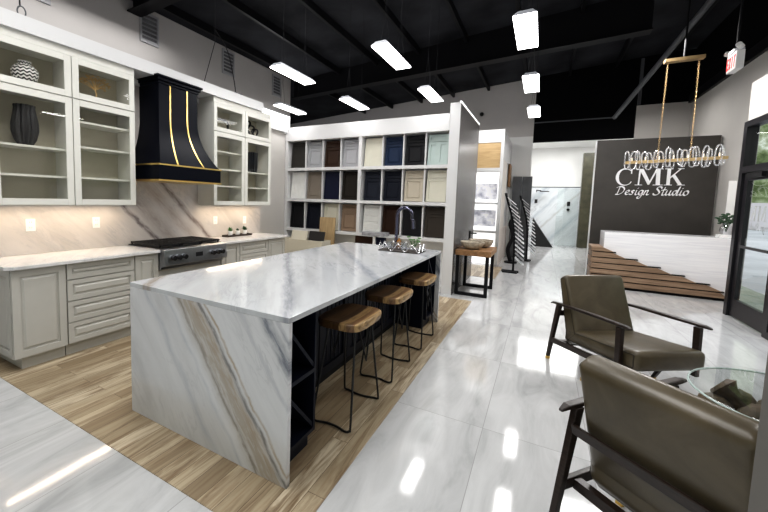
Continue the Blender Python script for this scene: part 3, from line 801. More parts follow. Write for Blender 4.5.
def rack(y0, y1):
    xa, xb = -1.438, -1.115
    mb = MB().box(xa, xb, y0, y0+.02, .12, .884).box(xa, xb, y1-.02, y1, .12, .884).box(xa, xb, y0+.02, y1-.02, .12, .145).box(xa, xb, y0+.02, y1-.02, .862, .884)
    mb.box(xa, xb, y0+.02, y1-.02, .49, .515)
    r = mb.build('wine_rack', 'navy', t)
    MB().box(xa, xa+.004, y0+.02, y1-.02, .145, .862).build('back_panel', 'darkgap', r)
    MB().box(xa, xb-.05, y0, y1, .004, .12).build('toe_kick', 'navy', r)
    for (z0, z1) in ((.145, .49), (.515, .862)):
        MB().hexa([(xa+.004, y0+.02, z1-.03), (xb-.005, y0+.02, z1-.03), (xb-.005, y0+.02, z1), (xa+.004, y0+.02, z1),
                   (xa+.004, y1-.02, z0), (xb-.005, y1-.02, z0), (xb-.005, y1-.02, z0+.03), (xa+.004, y1-.02, z0+.03)]).build('divider', 'navy', r)
rack(IY0+.031, 1.80); rack(4.24, IY1-.031)

# faucet
fx, fy = -1.63, 4.53
t = thing('kitchen_faucet', 'tall dark chrome gooseneck faucet at the far end of the island', 'faucet', (fx, fy, .9152))
MB().cyl((fx, fy, .9152), (fx, fy, .925), .035, 20).build('base', 'chrome', t, smooth=True)
pts = [(fx, fy, .925), (fx, fy, 1.1), (fx, fy, 1.30)]
for i in range(13):
    a = PI - PI*1.05*i/12
    pts.append((fx+.105+.105*math.cos(a), fy-.03*(i/12), 1.32+.115*math.sin(a)))
pts.append((fx+.225, fy-.035, 1.27))
MB().tube(pts, .021, 14).build('spout', 'chrome', t, smooth=True)
MB().cyl((fx+.225, fy-.035, 1.275), (fx+.235, fy-.036, 1.17), .024, 14).build('spray_head', 'chrome', t, smooth=True)
MB().tube([(fx, fy-.02, 1.0), (fx+.02, fy-.07, 1.02), (fx+.03, fy-.12, 1.07)], .008, 8).build('handle', 'chrome', t, smooth=True)

# tray with wave rim, glasses, greenery
t = thing('wavy_tray', 'silver serving tray with looping wire rim on the island', 'tray', (-1.47, 4.26, .9152))
tx0, tx1, ty0, ty1, tz = -1.70, -1.20, 4.10, 4.38, .9152
MB().box(tx0, tx1, ty0, ty1, tz, tz+.010).build('tray_base', 'darkbox', t)
def wave(p, q, n):
    out = []; p = Vector(p); q = Vector(q)
    for i in range(n*10+1):
        u = i/(n*10); c = p.lerp(q, u); out.append((c.x, c.y, tz+.012+.042*(1-math.cos(2*PI*u*n))))
    return out
mb = MB()
for p, q, n in (((tx0, ty0, 0), (tx1, ty0, 0), 3), ((tx0, ty1, 0), (tx1, ty1, 0), 3), ((tx0, ty0, 0), (tx0, ty1, 0), 2), ((tx1, ty0, 0), (tx1, ty1, 0), 2)):
    mb.tube(wave(p, q, n), .0045, 6)
mb.build('wire_rim', 'silver', t, smooth=True)
for i, (x, y, lb) in enumerate(((-1.60, 4.22, 'clear drinking glass at the left in the wavy tray'), (-1.50, 4.30, 'clear drinking glass in the middle of the wavy tray'), (-1.40, 4.19, 'clear drinking glass in the wavy tray nearest the stools'))):
    solo('drinking_glass', MB().lathe([(.03, 0), (.038, .09), (.035, .09), (.028, .008)], (x, y, tz+.0125), 20), 'crystal', lb, 'glass', (x, y, tz+.0125), 'glasses on the island tray', smooth=True)
t = thing('small_plant', 'little green sprig in a vase on the island tray', 'plant', (-1.32, 4.29, tz+.0125))
MB().lathe([(.02, 0), (.028, .04), (.015, .08), (.012, .08)], (-1.32, 4.29, tz+.0125), 16).build('vase', 'crystal', t, smooth=True)
mb = MB(); st_ = MB()
for i in range(12):
    a = i*2.4; e = Vector((-1.32+.07*math.cos(a), 4.29+.07*math.sin(a), 1.04+.012*(i % 5)))
    st_.tube([(-1.32, 4.29, .95), e], .002, 4); mb.ball(e, .018, 1, (1, 1, .5))
st_.build('stem', 'leaf', t); mb.build('leaves', 'leaf', t)
t = thing('soap_bottle', 'small amber soap bottle beside the island faucet', 'bottle', (-1.57, 4.47, .9152))
MB().lathe([(.028, 0), (.03, .09), (.012, .115), (.012, .13)], (-1.57, 4.47, .9152), 16).build('bottle_body', mat('amber_glass', (.32, .14, .03), .2), t, smooth=True)
MB().tube([(-1.57, 4.47, 1.045), (-1.57, 4.47, 1.07), (-1.54, 4.46, 1.075)], .005, 6).build('pump', 'black_plastic', t)

# ------------------------------------------------------------------ stools
def make_stool(loc):
    t = thing('counter_stool', '', 'stool', loc)
    hx, hy, zt, th = .172, .24, .714, .058
    out = []
    for i in range(48):           # rounded D-like outline, saddle dip
        a = 2*PI*i/48; c, s = math.cos(a), math.sin(a); e = 2/4.2
        out.append((hx*math.copysign(abs(c)**e, c), hy*math.copysign(abs(s)**e, s)))
    mb = MB()
    def dip(x, y): return -.014*(1-(x/hx)**2)*(1-(y/hy)**2)
    rings = []
    for (sc, z, dp) in ((.86, zt-th, 0), (.97, zt-th+.008, 0), (1., zt-.02, 0), (.985, zt-.006, 0), (.95, zt, 0), (.7, zt, 1), (.4, zt, 1), (.12, zt, 1)):
        rings.append([mb.v((x*sc, y*sc, z + (dip(x*sc, y*sc) if dp else 0))) for x, y in out])
    for A, B in zip(rings, rings[1:]):
        for i in range(48): mb.face([A[i], A[(i+1) % 48], B[(i+1) % 48], B[i]])
    mb.face(rings[0][::-1]); mb.face(rings[-1])
    mb.build('seat', 'stoolwood', t, smooth=True, local=True)
    zb = zt-th+.004; r = .0075
    for s in (-1, 1):
        yt, yf = s*.13, s*.235
        P = [(.10, yt, zb), (.118, yt+s*.05, zb*.5), (.135, yf-s*.006, .05), (.128, yf, .014), (.10, yf+s*.006, r), (.03, yf-s*.012, r), (-.05, yf-s*.012, r), (-.115, yf+s*.006, r), (-.145, yf, .014), (-.15, yf-s*.006, .05), (-.13, yt+s*.05, zb*.5), (-.10, yt, zb)]
        MB().tube(catmull(P, 6), r, 8).build('leg_frame', 'black_wire', t, smooth=True, local=True)
    mb = MB().box(-.12, .12, -.16, .16, zb-.004, zb+.002)
    mb.build('mounting_plate', 'black_wire', t, local=True)
    for s in (-1, 1):
        MB().tube([(.11*s, -.10, zb), (.128*s, 0, .40), (.11*s, .10, zb)], .006, 8).build('brace', 'black_wire', t, smooth=True, local=True)
    return t
s0 = make_stool((-1.125, 2.265, .004)); s0['label'] = 'wooden-topped black wire stool nearest the camera, beside the wine rack'
dup(s0, (-1.13, 3.03, .004), 0, 'wooden-topped black wire stool in the middle of the row of three')
dup(s0, (-1.12, 3.84, .004), 0, 'wooden-topped black wire stool at the far end of the island')

# ------------------------------------------------------------------ door sample wall
DX0, DX1, DY = -4.65, -1.215, 6.1
t = thing('display_shelving', 'white shelving wall holding rows of cabinet door samples', 'shelving', (-2.9, 6.5, 0))
MB().box(DX0, -1.38, DY+.28, DY+.30, .10, 2.70).build('back_panel', 'wall_white', t)
for x0, x1, nm in ((DX0, -4.585, 'side_post'), (-2.985, -2.922, 'middle_post')): MB().box(x0, x1, DY, DY+.28, 0, 2.67).build(nm, 'white_gloss', t)
MB().box(-1.38, DX1-.004, DY, DY+.28, 0, 3.10).build('end_post', 'white_gloss', t)
MB().box(DX0, -1.38, DY-.01, DY+.30, 2.67, 2.94).build('header', 'white_gloss', t)
for x0, x1 in ((-4.585, -2.985), (-2.922, -1.38)):
    for z in (.86, 1.458, 2.075): MB().box(x0, x1, DY, DY+.28, z, z+.055).build('shelf', 'white_gloss', t)
    MB().box(x0, x1, DY+.02, DY+.28, .02, .12).build('kick', 'white_gloss', t)
rows = ((2.13, 2.67), (1.513, 2.075), (.915, 1.458))
for bi, (x0, x1) in enumerate(((-4.585, -2.985), (-2.922, -1.38))):
    for (z0, z1) in rows:
        for q in range(1, 4):
            x = x0+(x1-x0)*q/4
            MB().box(x-.012, x+.012, DY+.06, DY+.28, z0, z1).build('divider', 'white_gloss', t)
MB().box(-1.38, -1.222, DY+.28, 7.99, 0, 3.10).build('partition_body', 'wall_white', t)
MB().box(-1.2215, -1.214, DY+.004, 7.99, .0, 3.085).build('side_panel', 'side_grey', t)
MB().box(-1.235, -1.212, DY, 7.99, 3.086, 3.12).build('top_edge', 'lit_white', t)
MB().box(-4.6, -1.39, DY+.29, 7.99, 2.0, 2.9).build('rear_body', 'wall_white', t)

def pm(name, c, r=.45): return mat(name, c, r, noise=.04, spec=.18 if max(c) < .08 else .4)
SM = {'charcoal': pm('s_charcoal', (.045, .042, .038)), 'grey': pm('s_grey', (.33, .335, .35)), 'espresso': pm('s_espresso', (.035, .018, .011)),
      'lgrey': pm('s_lightgrey', (.37, .37, .39)), 'cream': pm('s_cream', (.60, .58, .49)), 'navy': pm('s_navy', (.012, .024, .055)),
      'black': pm('s_black', (.010, .010, .012)), 'mint': pm('s_mint', (.42, .50, .48)), 'white': pm('s_white', (.74, .74, .72)),
      'taupe': pm('s_taupe', (.20, .17, .14)), 'midnight': pm('s_midnight', (.010, .012, .030)), 'darkbrown': pm('s_darkbrown', (.022, .018, .015)),
      'bluegrey': pm('s_bluegrey', (.017, .020, .030)), 'blueblack': pm('s_blueblack', (.008, .010, .018)), 'beige': pm('s_beige', (.47, .42, .34)),
      'chestnut': pm('s_chestnut', (.028, .013, .008)), 'mocha': pm('s_mocha', (.24, .17, .12)), 'umber': pm('s_umber', (.045, .037, .030)), 'drawerwhite': pm('s_drawer', (.72, .72, .70))}
ROWS = [[('charcoal', 'bead'), ('grey', 'drawer_door'), ('espresso', 'drawer_door'), ('lgrey', 'drawer_door'), ('cream', 'wide'), ('navy', 'drawer_door'), ('black', 'drawer_door'), ('mint', 'double')],
        [('white', 'bead'), ('taupe', 'shaker'), ('midnight', 'plain'), ('darkbrown', 'shaker'), ('bluegrey', 'drawer_door'), ('blueblack', 'drawer_door'), ('beige', 'drawer_door'), ('cream', 'drawer_shaker')],
        [('black', 'shaker'), ('blueblack', 'shaker'), ('cream', 'shaker'), ('mocha', 'drawer_door'), ('drawerwhite', 'drawers'), ('chestnut', 'shaker'), ('black', 'plain'), ('umber', 'drawer_shaker')]]
RN = ('top', 'middle', 'bottom')
CN = {'charcoal': 'charcoal brown', 'grey': 'mid grey', 'espresso': 'espresso brown', 'lgrey': 'light grey', 'cream': 'cream', 'navy': 'navy blue', 'black': 'black', 'mint': 'pale mint',
      'white': 'white', 'taupe': 'taupe', 'midnight': 'midnight blue', 'darkbrown': 'very dark brown', 'bluegrey': 'dark slate', 'blueblack': 'blue-black', 'beige': 'beige', 'chestnut': 'dark chestnut', 'mocha': 'mocha brown', 'umber': 'grey umber', 'drawerwhite': 'white'}
SN = {'bead': 'beadboard', 'drawer_door': 'drawer-over-panel', 'wide': 'wide plain', 'double': 'two-panel', 'shaker': 'shaker', 'plain': 'flat', 'drawer_shaker': 'drawer-over-shaker', 'drawers': 'four-drawer'}
for ri, (z0, z1) in enumerate(rows):
    for ci in range(8):
        x0, x1 = ((-4.585, -2.985), (-2.922, -1.38))[ci//4]
        w_ = (x1-x0)/4; a = x0+w_*(ci % 4)+.03; b = a+w_-.05
        key, sty = ROWS[ri][ci]; m_ = SM[key]
        H_ = z1-z0-.03; tilt = .10
        yb_ = DY+.10
        lab = '%s %s door sample on the %s shelf, %s bay, %s' % (CN[key], SN[sty], RN[ri], ('left', 'right')[ci//4], ('first slot', 'second slot', 'third slot', 'fourth slot')[ci % 4])
        t = thing('door_sample', lab, 'cabinet door sample', ((a+b)/2, yb_, z0+.001), 0, 'cabinet door samples on the display wall')
        zb_ = z0+.004
        xf = (lambda zb_, yb_: (lambda p: Vector((p.x, yb_ + p.y*tilt - p.z, zb_ + p.y + 0*p.z + p.z*tilt))))(zb_, yb_)
        W0 = a; W1 = b
        mb = MB(xf)
        if sty == 'wide':
            mb.box(W0-.01, W1+.005, 0, H_, 0, .02)
            mb.build('slab', m_, t)
        elif sty in ('shaker', 'plain'):
            if sty == 'plain': mb.box(W0, W1, 0, H_, 0, .02)
            else: panel_door(mb, W0, W1, 0, H_, st=.042)
            mb.build('slab', m_, t)
        elif sty == 'bead':
            panel_door(mb, W0, W1, 0, H_, st=.045, raised=False)
            for q in range(1, 7): mb.box(W0+.045+q*(W1-W0-.09)/7-.004, W0+.045+q*(W1-W0-.09)/7+.004, .045, H_-.045, .007, .013)
            mb.build('slab', m_, t)
        elif sty == 'drawers':
            MB(xf).box(W0, W1, 0, H_, -.012, 0).build('board', m_, t)
            for q in range(4):
                h = H_/4; panel_door(MB(xf), W0+.004, W1-.004, q*h+.006, (q+1)*h-.006, st=.03, raised=True).build('drawer_front', m_, t)
        else:
            MB(xf).box(W0, W1, 0, H_, -.012, 0).build('board', m_, t)
            panel_door(MB(xf), W0+.004, W1-.004, H_*.76, H_-.004, st=.035, raised=(sty == 'drawer_door')).build('drawer_front', m_, t)
            mb = MB(xf)
            if sty == 'double':
                c_ = (W0+W1)/2; panel_door(mb, W0+.004, c_, .004, H_*.74, st=.04, raised=False); panel_door(mb, c_, W1-.004, .004, H_*.74, st=.04, raised=False)
            else: panel_door(mb, W0+.004, W1-.004, .004, H_*.74, st=.042, raised=(sty == 'drawer_door'))
            mb.build('door_front', m_, t)

# sample bin and loose samples in front of the display
t = thing('sample_bin', 'cream open bin on the floor in front of the sample wall', 'bin', (-3.87, 5.76, 0.004))
bx = (-4.36, -3.42, 5.62, 5.92)
mb = MB().box(bx[0], bx[1], bx[2], bx[2]+.02, .0042, .75).box(bx[0], bx[1], bx[3]-.02, bx[3], .0042, .75).box(bx[0], bx[0]+.02, bx[2]+.02, bx[3]-.02, .0042, .75).box(bx[1]-.02, bx[1], bx[2]+.02, bx[3]-.02, .0042, .75)
mb.box(bx[0]+.02, bx[1]-.02, bx[2]+.02, bx[3]-.02, .0042, .62)
mb.build('bin_body', 'cream', t)
for lb, nm, mm, x0, x1, z1 in (('cream sample card standing in the floor bin', 'sample_card', 'cream', -4.20, -3.84, .90), ('black sample card standing in the floor bin', 'sample_card', 'card_black', -3.80, -3.46, .91)):
    mb = MB().hexa([(x0, 5.70, .622), (x1, 5.70, .622), (x1, 5.715, .622), (x0, 5.715, .622), (x0, 5.78, z1), (x1, 5.78, z1), (x1, 5.795, z1), (x0, 5.795, z1)])
    solo(nm, mb, mm, lb, 'sample', ((x0+x1)/2, 5.70, .622), bevel=.003)
mb = MB().hexa([(-3.80, 5.955, .10), (-3.40, 5.955, .10), (-3.40, 5.975, .10), (-3.80, 5.975, .10), (-3.80, 6.075, 1.19), (-3.48, 6.075, 1.19), (-3.48, 6.095, 1.19), (-3.80, 6.095, 1.19)])
mb = MB().hexa([(-3.72, 5.94, .005), (-3.38, 5.94, .005), (-3.38, 5.96, .005), (-3.72, 5.96, .005), (-3.75, 6.06, 1.17), (-3.41, 6.06, 1.17), (-3.41, 6.08, 1.17), (-3.75, 6.08, 1.17)])
solo('plank_sample', mb, 'paleoak', 'tall oak plank sample leaning on the sample wall', 'sample', (-3.55, 5.95, .005))
# framed dark sample with a stone block on top
t = thing('sample_stand', 'small stand with dark brown panel and pale frame behind the faucet', 'stand', (-2.6, 5.72, .004))
MB().box(-2.80, -2.451, 5.70, 5.74, .0042, .90).build('panel', SM['chestnut'], t)
MB().box(-2.45, -2.41, 5.66, 5.78, .0042, .92).build('frame', 'plastic_white', t)
MB().box(-2.409, -2.24, 5.70, 5.74, .0042, .90).build('side_panel', SM['midnight'], t)
solo('stone_block', MB().box(-2.64, -2.22, 5.62, 5.82, .921, .985), 'stone_grey', 'grey stone sample lying on top of the small stand', 'sample', (-2.47, 5.72, .921), bevel=.004)
t = thing('spray_bottle', 'small clear bottle at the far end of the back counter', 'bottle', (-4.38, 5.40, 0))

# ------------------------------------------------------------------ side table with stone bowls
t = thing('side_table', 'small rustic wood table on black square metal legs against the grey partition', 'table', (-.93, 6.62, 0))
ta = (-1.205, -.66, 6.20, 7.05)
MB().box(*ta, .665, .755).build('tabletop', 'tablewood', t, bevel=.006)
for y in (6.235, 6.965):
    for x in (-1.19, -.74): MB().box(x, x+.05, y, y+.05, .05, .664).build('leg', 'steel_black', t)
    MB().box(-1.19, -.69, y, y+.05, .001, .05).build('floor_bar', 'steel_black', t)
vase('stone_bowl', [(.09, 0), (.155, .04), (.185, .10), (.188, .125), (.176, .125), (.145, .06), (.05, .025)], 'stone_bowl', 'speckled stone bowl at the front of the side table', (-.98, 6.42, .7552), cat='bowl')
vase('stone_bowl', [(.10, 0), (.17, .04), (.20, .10), (.203, .13), (.19, .13), (.155, .06), (.05, .025)], 'stone_bowl', 'larger pale stone bowl at the back of the side table', (-.90, 6.82, .7552), cat='bowl')
t = thing('vessel_faucet', 'dark square vessel faucet standing behind the bowls', 'faucet', (-1.12, 6.98, .7552))
MB().box(-1.135, -1.10, 6.96, 7.0, .7552, 1.02).build('column', 'black_plastic', t)
MB().box(-1.10, -1.0, 6.965, 6.995, .965, .99).build('spout', 'black_plastic', t)

# ------------------------------------------------------------------ lit tile booth
t = thing('tile_display_booth', 'white display booth with oak panel and backlit mosaic tiles', 'display', (-1.3, 10.7, 0))
bx0, bx1, by0, by1 = -1.75, -.88, 9.6, 11.88
MB().box(bx0, bx1, by0, by0+.10, 2.98, 3.28).build('header', 'white_gloss', t)
MB().box(bx1-.07, bx1, by0, by0+.10, 0, 2.98).build('post', 'white_gloss', t)
MB().box(bx0, bx1-.07, by0+.03, by0+.06, 2.38, 2.98).build('oak_panel', 'oakpanel', t)
MB().box(bx0, bx1-.07, by0, by0+.10, 2.30, 2.38).build('crossbar', 'white_gloss', t)
MB().box(bx0, bx1-.07, by0+.32, by0+.36, 0, 2.30).build('lit_back', 'lit_white', t)
for z0, z1 in ((1.62, 2.02), (.95, 1.36)): MB().box(bx0+.05, bx1-.12, by0+.30, by0+.32, z0, z1).build('mosaic_board', 'mosaic', t)
for z in (1.50, .80): MB().box(bx0, bx1-.07, by0+.05, by0+.32, z, z+.05).build('ledge', 'white_gloss', t)
MB().box(bx1-.05, bx1-.004, by0+.10, by1, 2.6, 3.26).build('side_header', 'white_gloss', t)
MB().box(bx1-.05, bx1-.004, by0+.10, by1, 0, .9).build('side_panel', mat('pale_pink_panel', (.74, .67, .62), .5), t)
MB().box(bx1-.05, bx1-.010, by0+.10, by0+1.2, .9, 2.6).build('side_infill', mat('pale_warm_panel', (.76, .71, .66), .5), t)
MB().box(bx1-.05, bx1-.02, by0+1.2, by1, .9, 2.6).build('side_shelf_back', 'white_gloss', t)
t2 = solo('framed_panel', MB().box(bx1-.003, bx1+.04, 11.2, 11.7, 2.0, 2.62), 'tablewood', 'brown framed panel on the side of the display booth', 'panel', (bx1+.03, 11.5, 1.85), bevel=.01)

# ------------------------------------------------------------------ tile racks
def tile_rack(label, loc, rz=0., sc=1.):
    t = thing('tile_rack', label, 'rack', loc, rz)
    mb = MB().box(-.17, .17, -.05, .05, .001, .04).box(-.15, .15, -.16, -.06, .001, .03)
    mb.build('base', 'steel_black', t, local=True)
    pole = [(.06, .0, .04), (.05, .0, .6), (.0, .0, 1.1), (-.14, .0, 1.6), (-.19, .0, 1.76)]
    P = catmull(pole, 8)
    MB().tube(P, .022, 10).build('pole', 'steel_black', t, smooth=True, local=True)
    for i in range(15):
        u = i/14; z = .35 + 1.32*u
        q = min(P, key=lambda p: abs(p.z-z))
        x = q.x
        MB().hexa([(x+.02, -.10, z-.01), (x+.20, -.10, z-.17), (x+.20, .14, z-.17), (x+.02, .14, z-.01),
                   (x+.028, -.10, z-.002), (x+.208, -.10, z-.162), (x+.208, .14, z-.162), (x+.028, .14, z-.002)]).build('tile_board', M['stone_grey'] if i % 3 == 1 else M['travertine'], t, local=True)
    for i in range(15):
        z = .35 + 1.32*i/14; q = min(P, key=lambda p: abs(p.z-z))
    return t
tile_rack('leaning black rack of tile boards nearest the booth, in front of the other rack', (-.55, 9.05, 0))
tile_rack('second black rack of tile boards, farther back in front of the dark slabs', (-.36, 11.2, 0))
t = thing('dark_stand', 'dark curved stand half hidden behind the nearer tile rack', 'stand', (-.64, 10.5, 0))
MB().cyl((-.64, 10.5, .001), (-.64, 10.5, .04), .15, 24).build('base', 'steel_black', t)
MB().tube(catmull([(-.64, 10.5, .04), (-.72, 10.5, .35), (-.62, 10.5, .7), (-.70, 10.5, 1.0), (-.64, 10.5, 1.15)], 8), [.05]*32+[.05], 12).build('figure', 'steel_black', t, smooth=True)
# dark slabs behind racks
t = thing('slab_display', 'tall dark grey stone slabs standing against the back wall beside the hall opening', 'display', (-.55, 11.72, 0))
for x0, x1 in ((-.79, -.56), (-.55, -.30)): MB().box(x0, x1, 11.70, 11.75, .02, 2.31).build('slab', 'darkgrey_slab', t)
MB().box(-.80, -.29, 11.62, 11.85, .001, .02).build('base', 'steel_black', t)
mb = MB().prism([(-.30, .001), (.40, .001), (-.30, 1.05)], 'y', 15.4, 16.0)
solo('wedge_display', mb, 'black_plastic', 'black sloping wedge on the floor at the end of the hall', 'display', (0, 15.7, 0))
solo('stone_pillar', MB().box(1.17, 1.50, 16.1, 16.4, .001, 3.44), 'olive_stone', 'tall olive brown stone slab standing left of the charcoal sign wall', 'slab', (1.35, 16.25, 0))
t = thing('shower_fixture', 'black shower head and arm on the marble wall', 'shower', (-.1, 16.7, 2.0))
MB().tube([(-.25, 16.75, 2.05), (-.25, 16.5, 2.1), (-.1, 16.4, 2.08)], .02, 8).build('arm', 'black_plastic', t)
MB().cyl((.02, 16.4, 2.04), (.02, 16.4, 2.07), .16, 20).build('shower_head', 'black_plastic', t)
MB().box(-.30, -.20, 16.72, 16.755, 1.60, 1.75).build('valve_plate', 'black_plastic', t)  # shower valve on the marble wall, no mount modelled
t = thing('shower_control', 'small black control plate on the right of the marble wall', 'shower', (.85, 16.7, 1.5))
MB().box(.80, .90, 16.72, 16.755, 1.52, 1.68).build('valve_plate', 'black_plastic', t)
MB().cyl((.85, 16.755, 1.38), (.85, 16.68, 1.38), .05, 16).build('knob', 'black_plastic', t)
t = thing('shower_screen', 'frameless glass shower screen in front of the marble wall', 'glass screen', (.4, 15.9, 0))
MB().box(.45, 1.12, 16.05, 16.06, .01, 2.15).build('pane', 'tableglass', t)
MB().box(.45, 1.12, 16.035, 16.075, .001, .0099).build('track', 'steel', t)
solo('ceiling_grille', MB().box(.55, 1.15, 13.4, 13.7, 3.735, 3.7495), 'vent', 'flat air grille in the white hall ceiling', 'vent', (.85, 13.55, 3.735))
area('hall_fill_lamp', (.8, 14.0, 3.70), (2.6, 3.5), 190, (1, .99, .97))  # added unseen lamp to brighten the hall

# ------------------------------------------------------------------ reception
wl = struct('wall_reception', MB().box(.935, 2.865, 9.80, 9.92, 0, 2.94), 'accent')
MB().box(.915, .934, 9.79, 9.92, 0, 2.94).build('edge_strip', 'white_gloss', wl)

# lettering
FY = 9.797
t = thing('sign_lettering', 'white raised lettering reading CMK Design Studio on the charcoal wall', 'sign', (1.88, 9.79, 1.95))
def letter_mb(polys, x0, z0, w, h):
    mb = MB()
    for qi, poly in enumerate(polys): mb.prism([(x0+p[0]*w, z0+p[1]*h) for p in poly], 'y', FY-.02-qi*.0002, FY)
    return mb
# C : crescent built of quads, with serif tips
def c_polys():
    out = []; n = 28; pr = None
    for i in range(n+1):
        a = math.radians(42 + (318-42)*i/n)
        th = .035 + .145*max(0., math.sin((a-math.radians(42))/(math.radians(276))*PI))**1.2
        o = (.52+.52*math.cos(a), .5+.53*math.sin(a)); q = (.52+(.52-th)*math.cos(a), .5+(.53-th*.55)*math.sin(a))
        if pr: out.append([pr[0], o, q, pr[1]])
        pr = (o, q)
    out.append([(.86, .70), (.92, .70), (.92, .98), (.87, .98)])
    out.append([(.86, .86), (.92, .86), (.80, .93), (.78, .90)])
    out.append([(.88, .11), (.93, .20), (.91, .23), (.84, .15)])
    return out
letter_mb(c_polys(), 1.305, 1.985, .29, .34).build('capital_letter', 'letter', t)
m_p = [[(.12, 0), (.17, 0), (.20, 1), (.14, 1)], [(.02, 0), (.28, 0), (.28, .035), (.02, .035)], [(.04, .965), (.20, .965), (.20, 1), (.04, 1)],
       [(.14, 1), (.28, 1), (.55, .22), (.48, .03)], [(.48, .03), (.53, .03), (.80, 1), (.74, 1)],
       [(.74, 1), (.88, 1), (.90, 0), (.76, 0)], [(.66, 0), (1.0, 0), (1.0, .035), (.66, .035)], [(.80, .965), (.98, .965), (.98, 1), (.80, 1)]]
letter_mb(m_p, 1.625, 1.985, .45, .335).build('capital_letter', 'letter', t)
k_p = [[(.12, 0), (.30, 0), (.30, 1), (.12, 1)], [(0, 0), (.42, 0), (.42, .035), (0, .035)], [(0, .965), (.42, .965), (.42, 1), (0, 1)],
       [(.30, .40), (.30, .50), (.78, .98), (.86, .98)], [(.66, .965), (.98, .965), (.98, 1), (.66, 1)],
       [(.38, .56), (.52, .66), (.96, 0), (.76, 0)], [(.68, 0), (1.08, 0), (1.08, .035), (.68, .035)]]
letter_mb(k_p, 2.095, 1.985, .29, .335).build('capital_letter', 'letter', t)
STROKES = {'D': ([[(.30, .98), (.22, .5), (.12, .03)], [(.02, .88), (.25, 1.02), (.55, .97), (.74, .72), (.66, .36), (.40, .08), (.12, .0), (.0, .06)]], .84),
 'e': ([[(.06, .26), (.28, .32), (.40, .46), (.28, .57), (.12, .44), (.06, .2), (.18, .01), (.42, .12)]], .44),
 's': ([[(.40, .50), (.27, .57), (.17, .45), (.30, .26), (.22, .04), (.02, .05)]], .44),
 'i': ([[(.18, .56), (.10, .12), (.20, .0), (.32, .10)], [(.25, .80), (.27, .83)]], .32),
 'g': ([[(.44, .50), (.26, .57), (.08, .34), (.13, .06), (.30, .14), (.46, .54), (.36, -.1), (.22, -.40), (.02, -.38), (.04, -.22), (.46, .06)]], .50),
 'n': ([[(.16, .55), (.04, .0)], [(.08, .26), (.28, .56), (.39, .48), (.30, .12), (.38, .0), (.50, .10)]], .52),
 'S': ([[(.72, .80), (.66, .98), (.44, 1.0), (.30, .80), (.46, .55), (.58, .30), (.40, .04), (.14, .03), (.04, .2)]], .72),
 't': ([[(.28, .92), (.12, .14), (.20, .0), (.36, .12)], [(.02, .60), (.40, .66)]], .36),
 'u': ([[(.14, .55), (.06, .14), (.15, .0), (.34, .2), (.44, .55), (.36, .12), (.44, .0), (.56, .10)]], .56),
 'd': ([[(.44, .48), (.26, .57), (.07, .32), (.13, .03), (.30, .12), (.60, 1.02), (.44, .12), (.50, .0), (.62, .10)]], .60),
 'o': ([[(.30, .57), (.10, .42), (.08, .12), (.23, .0), (.42, .18), (.43, .45), (.30, .57), (.36, .50)]], .48), ' ': ([], .30)}
def hull(P):
    P = sorted(set((round(a, 5), round(b, 5)) for a, b in P))
    def half(Q):
        h = []
        for p in Q:
            while len(h) > 1 and (h[-1][0]-h[-2][0])*(p[1]-h[-2][1])-(h[-1][1]-h[-2][1])*(p[0]-h[-2][0]) <= 0: h.pop()
            h.append(p)
        return h
    return half(P)[:-1] + half(P[::-1])[:-1]
text = 'Design Studio'; tot = sum(STROKES[c][1] for c in text); sx = (2.475-1.325)/tot; sz = .168
cx_ = 1.325; zb_ = 1.785
for ch in text:
    st, adv = STROKES[ch]
    if st:
        mb = MB(); qi = 0
        for s_ in st:
            P = catmull([(a, b, 0) for a, b in s_], 6)
            nib = [(.050, .060), (-.022, .015), (-.050, -.060), (.022, -.015)]
            pl = [[(p.x+a, p.y+b) for a, b in nib] for p in P]
            for A, B in zip(pl, pl[1:]):
                h = hull(A+B)
                qi += 1
                if len(h) > 2: mb.prism([(cx_+q[0]*sx+.10*q[1]*sz, zb_+q[1]*sz) for q in h], 'y', FY-.015-qi*.0002, FY)
        mb.build('script_letter', 'letter', t)
    cx_ += adv*sx

# desk
t = thing('reception_desk', 'white reception desk with diagonal wooden slat front', 'desk', (1.9, 8.7, 0))
MB().box(1.045, 2.77, 8.50, 8.58, .0, 1.05).build('front_slab', 'travertine', t, bevel=.004)
MB().box(1.045, 2.80, 8.58, 9.1, 1.0, 1.05).build('counter_top', 'travertine', t)
MB().box(1.045, 1.10, 8.58, 9.1, 0, 1.0).build('side_slab', 'travertine', t)
MB().box(.90, 2.75, 8.47, 8.499, .0, .045).build('dark_plinth', 'darkgap', t)
nb = 7
for i in range(nb):
    z0 = .05 + i*.106; z1 = z0+.088
    # right end follows the diagonal edge with a chipped step
    zt = (z0+z1)/2
    xe = 2.76 if i == 0 else 1.05 + (.66-zt)/(.66-.10)*1.72
    xe = max(.98, min(2.76, xe))
    pe = [(.85+.012*(i % 2), 8.41), (xe+.10 if xe < 2.6 else xe, 8.41), (xe+.10 if xe < 2.6 else xe, 8.499), (.85+.012*(i % 2), 8.499)]
    mb = MB(); xr = min(2.76, xe+.12)
    mb.hexa([(.85+.012*(i % 2), 8.41, z0), (min(2.76, xr+.10), 8.41, z0), (min(2.76, xr+.10), 8.499, z0), (.85+.012*(i % 2), 8.499, z0),
             (.85+.012*(i % 2), 8.41, z1), (xr-.10, 8.41, z1), (xr-.10, 8.499, z1), (.85+.012*(i % 2), 8.499, z1)])
    mb.box(.85+.012*(i % 2), 1.03, 8.50, 8.95, z0, z1)
    mb.build('slat', 'deskwood', t, bevel=.004)
    if i < nb-1:
        MB().box(.88, min(xr-.05, 2.75), 8.44, 8.499, z1, z1+.018).build('slat_gap', 'darkgap', t)
